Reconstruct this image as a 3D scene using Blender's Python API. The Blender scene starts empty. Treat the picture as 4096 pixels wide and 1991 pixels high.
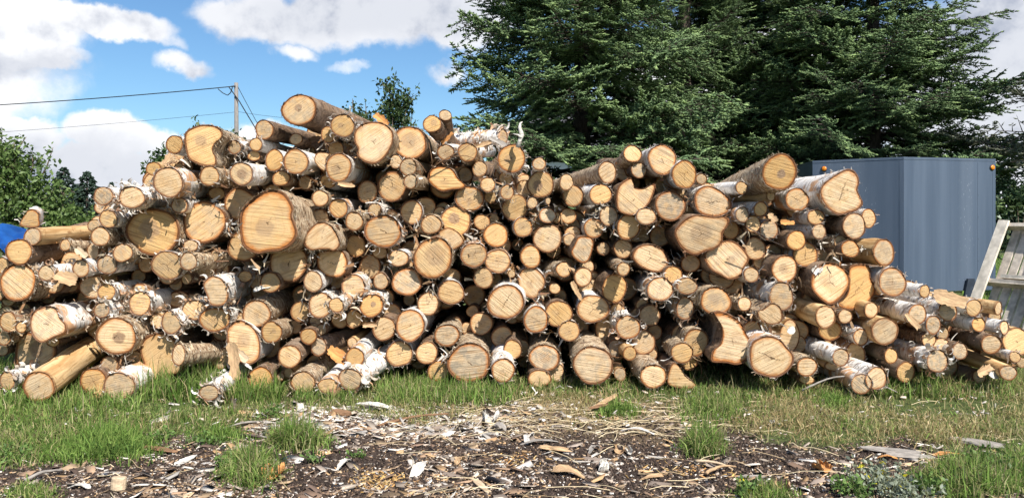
import bpy, math, random
import numpy as np

# ------------------------------------------------------------------ camera, sky, sun, exposure
scene = bpy.context.scene
COL = scene.collection
PW, PH, FPX, HZ, CAMH = 4096, 1991, 3000.0, 870.0, 1.25      # photograph size, focal length (px), horizon row, eye height
cam_data = bpy.data.cameras.new('camera')
cam = bpy.data.objects.new('camera', cam_data)
COL.objects.link(cam)
cam.location = (0, 0, CAMH)
cam.rotation_euler = (math.radians(90), 0, 0)
cam_data.sensor_fit = 'HORIZONTAL'
cam_data.sensor_width = 36.0
cam_data.lens = 36.0 * FPX / PW
cam_data.shift_y = -(PH / 2 - HZ) / PW
cam_data.clip_start = 0.05
cam_data.clip_end = 3000
scene.camera = cam

SUN_EL, SUN_AZ = math.radians(50), math.radians(26)            # azimuth: to the right of straight behind the camera
to_sun = np.array([math.cos(SUN_EL) * math.sin(SUN_AZ), -math.cos(SUN_EL) * math.cos(SUN_AZ), math.sin(SUN_EL)])
sun_data = bpy.data.lights.new('sun', 'SUN')
sun_data.energy = 5.0
sun_data.angle = math.radians(0.53)
sun_data.color = (1.0, 0.945, 0.86)
sun = bpy.data.objects.new('sun', sun_data)
COL.objects.link(sun)
import mathutils
sun.rotation_euler = mathutils.Vector(to_sun).to_track_quat('Z', 'Y').to_euler()

scene.view_settings.view_transform = 'Standard'
scene.view_settings.look = 'None'
scene.view_settings.gamma = 1.0
scene.view_settings.exposure = 0.72
scene.render.engine = 'CYCLES'
scene.cycles.use_denoising = True
scene.cycles.adaptive_threshold = 0.02
scene.cycles.max_bounces = 5
scene.cycles.diffuse_bounces = 3
scene.cycles.glossy_bounces = 2
scene.cycles.transmission_bounces = 4
scene.cycles.transparent_max_bounces = 6
scene.cycles.caustics_reflective = False
scene.cycles.caustics_refractive = False


class NT:
    """small node-tree helper"""
    def __init__(self, tree):
        self.t = tree

    def n(self, kind, **kw):
        nd = self.t.nodes.new(kind)
        for k, v in kw.items():
            setattr(nd, k, v)
        return nd

    def put(self, sock, v):
        if v is None:
            return
        if hasattr(v, 'is_output') or isinstance(v, bpy.types.NodeSocket):
            self.t.links.new(v, sock)
        else:
            sock.default_value = v

    def m(self, op, a, b=None, c=None, clamp=False):
        nd = self.n('ShaderNodeMath', operation=op, use_clamp=clamp)
        self.put(nd.inputs[0], a)
        self.put(nd.inputs[1], b)
        if c is not None:
            self.put(nd.inputs[2], c)
        return nd.outputs[0]

    def v(self, op, a, b=None):
        nd = self.n('ShaderNodeVectorMath', operation=op)
        self.put(nd.inputs[0], a)
        if op == 'SCALE':
            self.put(nd.inputs['Scale'], b)
        else:
            self.put(nd.inputs[1], b)
        return nd.outputs['Value'] if op in ('LENGTH', 'DOT_PRODUCT', 'DISTANCE') else nd.outputs[0]

    def mix(self, f, a, b, mode='MIX'):
        nd = self.n('ShaderNodeMix', data_type='RGBA', blend_type=mode)
        nd.clamp_factor = True
        self.put(nd.inputs[0], f)
        for i, x in ((6, a), (7, b)):
            if isinstance(x, (tuple, list)) and len(x) == 3:
                x = (*x, 1)
            self.put(nd.inputs[i], x)
        return nd.outputs[2]

    def ss(self, x, lo, hi, a=0.0, b=1.0):
        nd = self.n('ShaderNodeMapRange', interpolation_type='SMOOTHSTEP')
        self.put(nd.inputs[0], x)
        self.put(nd.inputs[1], lo)
        self.put(nd.inputs[2], hi)
        self.put(nd.inputs[3], a)
        self.put(nd.inputs[4], b)
        return nd.outputs[0]

    def noise(self, vec, scale=5.0, detail=4.0, rough=0.55, dist=0.0):
        nd = self.n('ShaderNodeTexNoise')
        self.put(nd.inputs['Vector'], vec)
        self.put(nd.inputs['Scale'], scale)
        self.put(nd.inputs['Detail'], detail)
        self.put(nd.inputs['Roughness'], rough)
        self.put(nd.inputs['Distortion'], dist)
        return nd.outputs[0]

    def mapv(self, vec, scale=(1, 1, 1), loc=(0, 0, 0), rot=(0, 0, 0)):
        nd = self.n('ShaderNodeMapping')
        self.put(nd.inputs['Vector'], vec)
        self.put(nd.inputs['Location'], loc)
        self.put(nd.inputs['Rotation'], rot)
        self.put(nd.inputs['Scale'], scale)
        return nd.outputs[0]


# ---- world: daylight sky with scattered cumulus in it
world = bpy.data.worlds.new('World')
scene.world = world
world.use_nodes = True
world.node_tree.nodes.clear()
W = NT(world.node_tree)
sky = W.n('ShaderNodeTexSky', sky_type='NISHITA', sun_disc=False)
sky.sun_elevation = SUN_EL
sky.sun_rotation = math.pi - SUN_AZ
sky.air_density = 1.15
sky.dust_density = 0.1
sky.ozone_density = 2.2
SKY_STRENGTH = 0.068
tc = W.n('ShaderNodeTexCoord').outputs['Generated']
dirv = W.v('NORMALIZE', tc)


def pdir(px, py):
    d = np.array([(px - PW / 2) / FPX, 1.0, (HZ - py) / FPX])
    return d / np.linalg.norm(d)


# cloud masses: (px, py, half-width, half-height in px, weight)
CLOUDS = [(-30, 50, 220, 200, 1.1), (390, 80, 260, 70, 0.95), (60, 235, 170, 60, 0.85),
          (740, 245, 130, 62, 0.62), (690, 150, 90, 40, 0.45),
          (1080, 40, 300, 120, 0.95), (1450, 50, 400, 150, 1.05), (1850, 80, 300, 130, 1.0), (1200, 190, 130, 55, 0.6),
          (1800, 270, 120, 60, 0.5), (1420, 255, 150, 40, 0.45),
          (60, 560, 190, 62, 1.0), (450, 560, 150, 80, 1.05), (250, 700, 480, 105, 0.95), (620, 600, 100, 80, 0.95), (960, 555, 190, 75, 0.8),
          (3960, 330, 420, 330, 0.95), (4050, 700, 260, 110, 0.7), (3000, 420, 700, 420, 0.85), (2500, 640, 500, 160, 0.7),
          (-700, 300, 500, 260, 1.0), (-500, 700, 700, 150, 0.9), (5000, 300, 500, 250, 0.9)]
warp = W.n('ShaderNodeTexNoise')
W.put(warp.inputs['Vector'], dirv)
warp.inputs['Scale'].default_value = 8.0
warp.inputs['Detail'].default_value = 7.0
warp.inputs['Roughness'].default_value = 0.58
wv = W.v('SCALE', W.v('SUBTRACT', warp.outputs['Color'], (0.5, 0.5, 0.5)), 0.10)
dw = W.v('ADD', dirv, wv)
tot = None
for (px, py, rx, ry, wt) in CLOUDS:
    c = pdir(px, py)
    k = FPX * (c[1])
    d = W.v('SUBTRACT', dw, tuple(c))
    d = W.v('MULTIPLY', d, (k / rx, k / rx * 0.8, k / ry))
    l = W.v('LENGTH', d)
    b = W.ss(l, 0.25, 1.2, wt, 0.0)
    tot = b if tot is None else W.m('MAXIMUM', tot, b)
# the same kind of scattered cloud over the rest of the sky, projected on a high layer
sep = W.n('ShaderNodeSeparateXYZ')
W.put(sep.inputs[0], dirv)
zz = W.m('ADD', W.m('MAXIMUM', sep.outputs[2], 0.0), 0.18)
lay = W.v('DIVIDE', dirv, None)
comb = W.n('ShaderNodeCombineXYZ')
for i in range(3):
    W.put(comb.inputs[i], zz)
W.put(lay.node.inputs[1], comb.outputs[0])
gen = W.ss(W.noise(lay, 0.9, 6.0, 0.55), 0.5, 0.62)
front = W.ss(W.v('DOT_PRODUCT', dirv, tuple(pdir(1800, 500))), 0.62, 0.75)
gen = W.m('MULTIPLY', gen, W.m('SUBTRACT', 1.0, front))
fine = W.noise(dirv, 22.0, 6.0, 0.6)
dens = W.m('ADD', tot, W.m('MULTIPLY', W.m('SUBTRACT', fine, 0.5), 0.55))
dens = W.m('MAXIMUM', W.ss(dens, 0.20, 0.64), gen)
shade = W.noise(W.v('ADD', dirv, (0.02, 0.0, -0.035)), 7.0, 6.0, 0.6)
shade2 = W.noise(dirv, 16.0, 5.0, 0.6)
lit = W.ss(W.m('ADD', shade, W.m('MULTIPLY', W.m('SUBTRACT', shade2, 0.5), 0.4)), 0.22, 0.52)
# the middle cloud and cloud undersides are greyer
def near(px, py, rx, ry):
    c = pdir(px, py)
    k = FPX * c[1]
    return W.ss(W.v('LENGTH', W.v('MULTIPLY', W.v('SUBTRACT', dw, tuple(c)), (k / rx, k / rx, k / ry))), 0.3, 1.3, 1.0, 0.0)
grey = W.m('MAXIMUM', near(1560, 40, 760, 170), near(200, 690, 600, 120))
grey = W.m('MAXIMUM', grey, near(30, 270, 260, 50))
grey = W.m('MAXIMUM', grey, near(3950, 260, 420, 420))
grey = W.m('MAXIMUM', grey, W.m('MULTIPLY', near(900, 60, 320, 150), 0.6))
lit = W.m('SUBTRACT', lit, W.m('MULTIPLY', grey, 0.5), clamp=True)
ccol = W.mix(lit, (0.27, 0.30, 0.37), (0.68, 0.685, 0.70))
skyc = W.v('MULTIPLY', W.v('SCALE', sky.outputs[0], SKY_STRENGTH), (0.72, 0.98, 1.20))
bgA = W.n('ShaderNodeBackground')
final = W.mix(dens, skyc, ccol)
W.put(bgA.inputs[0], final)
bgA.inputs[1].default_value = 1.0
wo = W.n('ShaderNodeOutputWorld')
W.put(wo.inputs[0], bgA.outputs[0])
world.cycles.sampling_method = 'MANUAL'
world.cycles.sample_map_resolution = 512

rng = np.random.default_rng(7)
random.seed(7)


# ------------------------------------------------------------------ helpers
def at(px, py, D):
    return np.array([(px - PW / 2) / FPX * D, D, CAMH - (py - HZ) / FPX * D])


def ground_at(px, py):
    return at(px, py, CAMH * FPX / (py - HZ))


def tag(o, label=None, cat=None, group=None, kind=None):
    for k, v in (('label', label), ('category', cat), ('group', group), ('kind', kind)):
        if v is not None:
            o[k] = v
    return o


def link(o, parent=None):
    COL.objects.link(o)
    if parent is not None:
        o.parent = parent
    return o


def empty(name, loc=(0, 0, 0), rot=(0, 0, 0)):
    o = bpy.data.objects.new(name, None)
    o.empty_display_size = 0.1
    o.location = [float(v) for v in loc]
    o.rotation_euler = rot
    return link(o)


def mesh(name, V, faces, smooth=False, uv=None, attrs=None, colors=None):
    """V (n,3); faces: list of index lists or a list of (m,k) arrays; uv per vertex; attrs {name: per vertex}; colors per vertex rgb"""
    V = np.asarray(V, dtype=np.float32)
    me = bpy.data.meshes.new(name)
    if len(faces) and isinstance(faces[0], np.ndarray):
        me.vertices.add(len(V))
        me.vertices.foreach_set('co', V.ravel())
        idx = np.concatenate([f.ravel() for f in faces]).astype(np.int32)
        tot_ = np.concatenate([np.full(len(f), f.shape[1], np.int32) for f in faces])
        st = np.concatenate([[0], np.cumsum(tot_)[:-1]]).astype(np.int32)
        me.loops.add(len(idx))
        me.loops.foreach_set('vertex_index', idx)
        me.polygons.add(len(tot_))
        me.polygons.foreach_set('loop_start', st)
        me.polygons.foreach_set('loop_total', tot_)
        me.update(calc_edges=True)
    else:
        me.from_pydata(V.tolist(), [], [list(map(int, f)) for f in faces])
        me.update()
    if smooth:
        me.polygons.foreach_set('use_smooth', np.ones(len(me.polygons), bool))
    if uv is not None:
        li = np.empty(len(me.loops), np.int32)
        me.loops.foreach_get('vertex_index', li)
        ul = me.uv_layers.new(name='UVMap')
        ul.data.foreach_set('uv', np.asarray(uv, np.float32)[li].ravel())
    for k, a in (attrs or {}).items():
        at_ = me.attributes.new(k, 'FLOAT', 'POINT')
        at_.data.foreach_set('value', np.asarray(a, np.float32))
    if colors is not None:
        ca = me.attributes.new('col', 'FLOAT_COLOR', 'POINT')
        c4 = np.ones((len(V), 4), np.float32)
        c4[:, :3] = colors
        ca.data.foreach_set('color', c4.ravel())
    return me


def obj(name, me, mat, parent=None):
    o = bpy.data.objects.new(name, me)
    if mat is not None and not me.materials:
        me.materials.append(mat)
    return link(o, parent)


def hash2(ix, iy, seed):
    n = (ix.astype(np.int64) * 374761393 + iy.astype(np.int64) * 668265263 + seed * 974634777) & 0xFFFFFFFF
    n = ((n ^ (n >> 13)) * 1274126177) & 0xFFFFFFFF
    return ((n ^ (n >> 16)) & 0xFFFF) / 65535.0


def vnoise(x, y, seed=0):
    x = np.asarray(x, float)
    y = np.asarray(y, float)
    ix, iy = np.floor(x), np.floor(y)
    fx, fy = x - ix, y - iy
    fx, fy = fx * fx * (3 - 2 * fx), fy * fy * (3 - 2 * fy)
    a, b = hash2(ix, iy, seed), hash2(ix + 1, iy, seed)
    c, d = hash2(ix, iy + 1, seed), hash2(ix + 1, iy + 1, seed)
    return (a * (1 - fx) + b * fx) * (1 - fy) + (c * (1 - fx) + d * fx) * fy


def fbm(x, y, seed=0, oct=4):
    s, a, t = 0.0, 0.5, 0.0
    for i in range(oct):
        s = s + a * vnoise(np.asarray(x) * 2 ** i, np.asarray(y) * 2 ** i, seed + i)
        t += a
        a *= 0.5
    return s / t


class MB:
    """collects shapes into one mesh"""
    def __init__(self):
        self.V, self.F, self.n = [], [], 0

    def add(self, V, F):
        self.V.append(np.asarray(V, float))
        self.F += [[i + self.n for i in f] for f in F]
        self.n += len(V)

    def box(self, lo, hi, M=None):
        x0, y0, z0 = lo
        x1, y1, z1 = hi
        V = np.array([(x0, y0, z0), (x1, y0, z0), (x1, y1, z0), (x0, y1, z0), (x0, y0, z1), (x1, y0, z1), (x1, y1, z1), (x0, y1, z1)], float)
        if M is not None:
            V = V @ np.array(M)[:3, :3].T + np.array(M)[:3, 3]
        self.add(V, [(0, 3, 2, 1), (4, 5, 6, 7), (0, 1, 5, 4), (1, 2, 6, 5), (2, 3, 7, 6), (3, 0, 4, 7)])

    def tube(self, P, R, k=6, cap=True):
        P = np.asarray(P, float)
        R = np.broadcast_to(np.asarray(R, float), (len(P),))
        T = np.gradient(P, axis=0)
        T /= np.linalg.norm(T, axis=1)[:, None] + 1e-9
        up = np.array([0, 0, 1.0]) if abs(T[0][2]) < 0.9 else np.array([1.0, 0, 0])
        V = []
        for p, t, r in zip(P, T, R):
            a = np.cross(t, up)
            a /= np.linalg.norm(a) + 1e-9
            b = np.cross(a, t)
            for j in range(k):
                w = 2 * math.pi * j / k
                V.append(p + r * (math.cos(w) * a + math.sin(w) * b))
        F = []
        for i in range(len(P) - 1):
            for j in range(k):
                F.append((i * k + j, i * k + (j + 1) % k, (i + 1) * k + (j + 1) % k, (i + 1) * k + j))
        if cap:
            F.append(tuple(range(k - 1, -1, -1)))
            F.append(tuple((len(P) - 1) * k + j for j in range(k)))
        self.add(V, F)

    def build(self, name, mat, parent=None, smooth=False):
        return obj(name, mesh(name, np.concatenate(self.V), self.F, smooth), mat, parent)


# ------------------------------------------------------------------ materials
def material(name):
    m = bpy.data.materials.new(name)
    m.use_nodes = True
    m.node_tree.nodes.clear()
    N = NT(m.node_tree)
    out = N.n('ShaderNodeOutputMaterial')
    bs = N.n('ShaderNodeBsdfPrincipled')
    N.put(out.inputs[0], bs.outputs[0])
    bs.inputs['Roughness'].default_value = 0.8
    bs.inputs['Specular IOR Level'].default_value = 0.2
    N.bs, N.out, N.mat = bs, out, m
    return N


def bump(N, h, strength=0.3, dist=0.01):
    b = N.n('ShaderNodeBump')
    b.inputs['Strength'].default_value = strength
    b.inputs['Distance'].default_value = dist
    N.put(b.inputs['Height'], h)
    N.put(N.bs.inputs['Normal'], b.outputs[0])


def oattr(N, name):
    a = N.n('ShaderNodeAttribute', attribute_type='OBJECT', attribute_name=name)
    return a.outputs['Fac']


def gattr(N, name, out='Fac'):
    a = N.n('ShaderNodeAttribute', attribute_type='GEOMETRY', attribute_name=name)
    return a.outputs[out]


def simple(name, col, rough=0.8, noise=0.25, scale=8.0, bumpy=0.0, stretch=(1, 1, 1), spec=0.2):
    N = material(name)
    tcx = N.n('ShaderNodeTexCoord').outputs['Object']
    v = N.mapv(tcx, stretch)
    n = N.noise(v, scale, 5, 0.6)
    c = N.mix(N.ss(n, 0.3, 0.7), tuple(x * (1 - noise) for x in col), tuple(min(1, x * (1 + noise)) for x in col))
    N.put(N.bs.inputs['Base Color'], c)
    N.bs.inputs['Roughness'].default_value = rough
    N.bs.inputs['Specular IOR Level'].default_value = spec
    if bumpy:
        bump(N, n, bumpy, 0.01)
    return N.mat


def by_colour(name, rough=0.85, translucent=0.0, spec=0.15):
    N = material(name)
    c = gattr(N, 'col', 'Color')
    N.put(N.bs.inputs['Base Color'], c)
    N.bs.inputs['Roughness'].default_value = rough
    N.bs.inputs['Specular IOR Level'].default_value = spec
    if translucent:
        tr = N.n('ShaderNodeBsdfTranslucent')
        N.put(tr.inputs[0], c)
        mx = N.n('ShaderNodeMixShader')
        mx.inputs[0].default_value = translucent
        N.put(mx.inputs[1], N.bs.outputs[0])
        N.put(mx.inputs[2], tr.outputs[0])
        N.put(N.out.inputs[0], mx.outputs[0])
    return N.mat


def cut_wood():
    N = material('cut_wood')
    uvn = N.n('ShaderNodeUVMap').outputs[0]
    rad = gattr(N, 'rad')
    oi = N.n('ShaderNodeObjectInfo').outputs['Random']
    tone, heart, grey, crack, rim = (oattr(N, k) for k in ('tone', 'heart', 'grey', 'crack', 'rim'))
    off = N.n('ShaderNodeCombineXYZ')
    N.put(off.inputs[2], N.m('MULTIPLY', oi, 37.0))
    vec = N.v('ADD', uvn, off.outputs[0])
    col = N.mix(tone, (0.585, 0.37, 0.155), (0.68, 0.51, 0.32))
    col = N.mix(N.m('MULTIPLY', grey, 0.85), col, (0.46, 0.37, 0.265))
    n1 = N.noise(vec, 1.6, 4, 0.55)
    col = N.mix(N.m('MULTIPLY', N.ss(n1, 0.42, 0.72), 0.45), col, (0.58, 0.33, 0.12))
    # growth rings
    rr = N.m('ADD', rad, N.m('MULTIPLY', N.m('SUBTRACT', N.noise(vec, 1.4, 3, 0.5), 0.5), 0.16))
    ring = N.m('SINE', N.m('MULTIPLY', rr, 62.0))
    ring2 = N.m('SINE', N.m('MULTIPLY', rr, 23.0))
    rg = N.m('ADD', N.m('MULTIPLY', ring, 0.5), N.m('MULTIPLY', ring2, 0.5))
    col = N.mix(N.m('MULTIPLY', N.ss(rg, 0.0, 1.0), 0.2), col, (0.36, 0.19, 0.07))
    # saw marks across the face
    rot = N.n('ShaderNodeVectorRotate', rotation_type='Z_AXIS')
    N.put(rot.inputs['Vector'], vec)
    N.put(rot.inputs['Angle'], N.m('MULTIPLY', N.m('SUBTRACT', N.m('FRACT', N.m('MULTIPLY', oi, 5.31)), 0.45), 1.5))
    saw = N.noise(N.mapv(rot.outputs[0], (0.35, 8.0, 1.0)), 1.0, 5, 0.62, 0.3)
    fine_ = N.noise(N.mapv(rot.outputs[0], (0.8, 22.0, 1.0)), 1.0, 3, 0.6, 0.2)
    sawm = N.ss(N.m('ADD', N.m('MULTIPLY', saw, 0.65), N.m('MULTIPLY', fine_, 0.35)), 0.47, 0.66)
    sawstr = N.m('ADD', 0.30, N.m('MULTIPLY', N.m('FRACT', N.m('MULTIPLY', oi, 7.3)), 0.55))
    col = N.mix(N.m('MULTIPLY', sawm, sawstr), col, (0.25, 0.125, 0.042))
    # dark heart
    hn = N.noise(vec, 3.2, 4, 0.6)
    ho = N.n('ShaderNodeCombineXYZ')
    N.put(ho.inputs[0], N.m('MULTIPLY', N.m('SUBTRACT', N.m('FRACT', N.m('MULTIPLY', oi, 17.3)), 0.5), 0.42))
    N.put(ho.inputs[1], N.m('MULTIPLY', N.m('SUBTRACT', N.m('FRACT', N.m('MULTIPLY', oi, 29.9)), 0.5), 0.42))
    hd = N.v('LENGTH', N.v('SUBTRACT', uvn, ho.outputs[0]))
    hsz = N.m('ADD', 0.75, N.m('MULTIPLY', N.m('FRACT', N.m('MULTIPLY', oi, 41.1)), 0.9))
    hr = N.m('ADD', N.m('MULTIPLY', hd, hsz), N.m('MULTIPLY', N.m('SUBTRACT', hn, 0.5), 0.42))
    hm = N.m('MULTIPLY', N.ss(hr, 0.28, 0.44, 1.0, 0.0), heart)
    hc = N.mix(N.noise(vec, 6, 3, 0.6), (0.21, 0.13, 0.075), (0.42, 0.28, 0.17))
    col = N.mix(hm, col, hc)
    # weathering blotches
    gm = N.m('MULTIPLY', N.ss(N.noise(vec, 2.3, 5, 0.65), 0.45, 0.62), N.m('ADD', 0.12, N.m('MULTIPLY', grey, 0.8)))
    col = N.mix(gm, col, (0.30, 0.245, 0.18))
    # stained rim and cambium
    rn = N.noise(vec, 4.5, 4, 0.65)
    re = N.m('ADD', rad, N.m('MULTIPLY', N.m('SUBTRACT', rn, 0.5), 0.28))
    rm = N.m('MULTIPLY', N.ss(re, 0.80, 0.98), N.m('ADD', 0.35, N.m('MULTIPLY', rim, 0.65)))
    col = N.mix(rm, col, (0.42, 0.15, 0.035))
    col = N.mix(N.ss(rad, 0.945, 0.985), col, (0.13, 0.05, 0.018))
    # drying checks radiating from the pith
    sx = N.n('ShaderNodeSeparateXYZ')
    wob = N.v('SCALE', N.v('SUBTRACT', N.n('ShaderNodeTexNoise').outputs['Color'], (0.5, 0.5, 0.5)), 0.3)
    wn = wob.node.inputs[0].links[0].from_node.inputs[0].links[0].from_node
    N.put(wn.inputs['Vector'], vec)
    wn.inputs['Scale'].default_value = 5.0
    N.put(sx.inputs[0], N.v('ADD', uvn, wob))
    ang = N.m('ARCTAN2', sx.outputs[1], sx.outputs[0])
    arms = N.m('MULTIPLY', N.m('FLOOR', N.m('ADD', 2.0, N.m('MULTIPLY', N.m('FRACT', N.m('MULTIPLY', oi, 13.7)), 3.0))), 0.5)
    s3 = N.m('ABSOLUTE', N.m('SINE', N.m('MULTIPLY', N.m('ADD', ang, N.m('MULTIPLY', oi, 20.0)), arms)))
    wide = N.m('MULTIPLY', s3, rad)
    clen = N.m('ADD', 0.04, N.m('MULTIPLY', crack, 0.6))
    cm = N.m('MULTIPLY', N.ss(wide, 0.012, 0.034, 1.0, 0.0), N.ss(N.m('ADD', rad, N.m('MULTIPLY', N.m('SUBTRACT', n1, 0.5), 0.9)), N.m('SUBTRACT', clen, 0.1), clen, 1.0, 0.0))
    s9 = N.m('ABSOLUTE', N.m('SINE', N.m('MULTIPLY', N.m('ADD', ang, N.m('MULTIPLY', oi, 11.0)), 5.5)))
    cm2 = N.m('MULTIPLY', N.ss(N.m('MULTIPLY', s9, rad), 0.012, 0.045, 1.0, 0.0), N.m('MULTIPLY', crack, N.ss(hn, 0.45, 0.6)))
    cm = N.m('MAXIMUM', cm, N.m('MULTIPLY', cm2, 0.75))
    col = N.mix(N.m('MULTIPLY', cm, 0.85), col, (0.08, 0.045, 0.02))
    lum = N.m('ADD', 0.80, N.m('MULTIPLY', N.m('FRACT', N.m('MULTIPLY', oi, 91.7)), 0.38))
    col = N.v('SCALE', col, lum)
    N.put(N.bs.inputs['Base Color'], col)
    N.bs.inputs['Roughness'].default_value = 0.85
    h = N.m('ADD', N.m('MULTIPLY', saw, -0.8), N.m('MULTIPLY', fine_, -0.5))
    bump(N, h, 0.9, 0.010)
    return N.mat


def bark(name, kind):
    N = material('bark_' + name)
    uvn = N.n('ShaderNodeUVMap').outputs[0]
    oi = N.n('ShaderNodeObjectInfo').outputs['Random']
    off = N.n('ShaderNodeCombineXYZ')
    N.put(off.inputs[2], N.m('MULTIPLY', oi, 53.0))
    v = N.v('ADD', uvn, off.outputs[0])                       # u round the log, v along it (metres)
    big = N.noise(v, 3.5, 4, 0.55)
    lines = N.noise(N.mapv(v, (6.0, 70.0, 1.0)), 1.0, 4, 0.6, 0.3)
    fine_ = N.noise(N.mapv(v, (30.0, 130.0, 1.0)), 1.0, 4, 0.65)
    if kind == 'white':
        col = N.mix(N.ss(fine_, 0.3, 0.7), (0.62, 0.585, 0.54), (0.82, 0.80, 0.77))
        col = N.mix(N.m('MULTIPLY', N.ss(lines, 0.56, 0.66), 0.75), col, (0.16, 0.13, 0.11))
        col = N.mix(N.m('MULTIPLY', N.ss(N.noise(N.mapv(v, (9, 14, 1)), 1.0, 5, 0.6), 0.55, 0.66), 0.75), col, (0.22, 0.19, 0.165))
        col = N.mix(N.ss(N.m('ADD', big, N.m('MULTIPLY', lines, 0.25)), 0.68, 0.76), col, (0.50, 0.29, 0.155))
        h = N.m('ADD', N.m('MULTIPLY', lines, 0.7), N.m('MULTIPLY', fine_, 0.5))
    elif kind == 'shaggy':
        sh = N.noise(N.mapv(v, (16.0, 48.0, 1.0)), 1.0, 5, 0.68, 0.8)
        col = N.mix(N.ss(sh, 0.36, 0.64), (0.16, 0.09, 0.048), (0.56, 0.45, 0.31))
        col = N.mix(N.m('MULTIPLY', N.ss(fine_, 0.55, 0.72), 0.6), col, (0.70, 0.64, 0.54))
        col = N.mix(N.m('MULTIPLY', N.ss(big, 0.55, 0.7), 0.6), col, (0.25, 0.15, 0.085))
        h = N.m('ADD', sh, N.m('MULTIPLY', fine_, 0.6))
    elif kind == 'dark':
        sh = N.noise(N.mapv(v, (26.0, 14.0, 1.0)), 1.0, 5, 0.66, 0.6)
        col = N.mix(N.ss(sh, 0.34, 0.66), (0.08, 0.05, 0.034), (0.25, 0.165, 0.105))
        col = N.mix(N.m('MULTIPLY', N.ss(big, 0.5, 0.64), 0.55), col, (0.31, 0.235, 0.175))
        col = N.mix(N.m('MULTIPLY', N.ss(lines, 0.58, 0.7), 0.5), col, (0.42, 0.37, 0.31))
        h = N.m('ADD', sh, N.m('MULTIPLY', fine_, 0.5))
    else:
        st = N.noise(N.mapv(v, (30.0, 3.0, 1.0)), 1.0, 5, 0.6, 0.4)
        col = N.mix(N.ss(st, 0.35, 0.65), (0.40, 0.235, 0.10), (0.66, 0.47, 0.25))
        col = N.mix(N.m('MULTIPLY', N.ss(N.noise(v, 9, 5, 0.65), 0.56, 0.66), 0.8), col, (0.27, 0.13, 0.05))
        col = N.mix(N.m('MULTIPLY', N.ss(big, 0.6, 0.7), 0.6), col, (0.55, 0.42, 0.27))
        h = N.m('ADD', st, N.m('MULTIPLY', fine_, 0.4))
    rimf = gattr(N, 'rim_edge')
    col = N.mix(N.m('MULTIPLY', rimf, 0.95), col, N.mix(fine_, (0.07, 0.028, 0.012), (0.22, 0.09, 0.035)))
    N.put(N.bs.inputs['Base Color'], col)
    N.bs.inputs['Roughness'].default_value = 0.75
    bump(N, h, 0.8, 0.008)
    return N.mat


M_CUT = cut_wood()
M_BARK = {k: bark(k, k) for k in ('white', 'shaggy', 'dark', 'bare')}
M_PEEL = by_colour('peeled_bark', 0.7, 0.25)
M_GRASS = by_colour('grass_blades', 0.6, 0.35)
M_LEAF = by_colour('leaves', 0.5, 0.3, 0.3)
M_NEEDLE = by_colour('needles', 0.6, 0.25, 0.25)
M_TWIG = by_colour('dead_twigs', 0.9, 0.0)
M_CHIP = by_colour('wood_chips', 0.9, 0.0)

# ------------------------------------------------------------------ ground
GB = np.array([(-900, 1850), (0, 1830), (300, 1800), (600, 1725), (900, 1695), (1150, 1640), (1400, 1600), (1560, 1612), (1700, 1650), (1950, 1655), (2200, 1640),
               (2600, 1665), (2850, 1725), (3000, 1790), (3300, 1800), (3600, 1785), (3800, 1830), (4096, 1860), (5000, 1900)], float)
TUFTS = [(430, 1790, 150, 42, 0.17, 0), (250, 1815, 90, 25, 0.10, 0), (1185, 1775, 85, 26, 0.24, 1), (1000, 1890, 85, 45, 0.17, 1), (2815, 1790, 60, 25, 0.22, 1),
         (880, 1745, 90, 20, 0.09, 0), (60, 1800, 90, 30, 0.10, 1), (2470, 1650, 70, 18, 0.13, 0), (2850, 1640, 110, 40, 0.16, 1), (3060, 1990, 90, 30, 0.10, 1),
         (3900, 1930, 150, 50, 0.18, 1), (4080, 1880, 80, 40, 0.14, 1), (120, 1975, 90, 25, 0.07, 1), (3330, 1620, 60, 20, 0.14, 0)]


def to_px(x, y, z=0.0):
    return PW / 2 + x / y * FPX, HZ + (CAMH - z) / y * FPX


def zones(x, y):
    """grass cover, straw cover, chip cover of the yard at x, y"""
    y = np.maximum(y, 0.6)
    px, py = to_px(x, y)
    nz = fbm(x * 1.3, y * 1.3, 11) - 0.5
    nz2 = fbm(x * 4, y * 4, 23) - 0.5
    edge = np.interp(px, GB[:, 0], GB[:, 1]) + nz * 170 + nz2 * 90
    grass = np.clip((edge - py) / 60 + 0.5, 0, 1)
    straw = np.exp(-(((px - 2420) / 620) ** 2) ** 2) * np.clip((py - 1585) / 40, 0, 1) * np.clip((1775 + nz * 120 - py) / 60, 0, 1)
    chips = np.exp(-(((px - 1480) / 560) ** 2) ** 2) * np.clip((py - 1590) / 30, 0, 1) * np.clip((1760 + nz * 160 - py) / 50, 0, 1)
    grass = grass * (1 - 0.75 * straw)
    return grass, straw, chips


def ground_z(x, y):
    return (fbm(x * 1.1, y * 1.1, 3) - 0.5) * 0.035 + (fbm(x * 5, y * 5, 5) - 0.5) * 0.012


def gcoords(lo, hi, step, far, n):
    fine_ = np.arange(lo, hi + 1e-6, step)
    g = step * 1.35 ** np.arange(1, n)
    g = np.cumsum(g)
    g = g[g < far]
    return np.concatenate([(lo - g)[::-1], fine_, hi + g])


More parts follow.
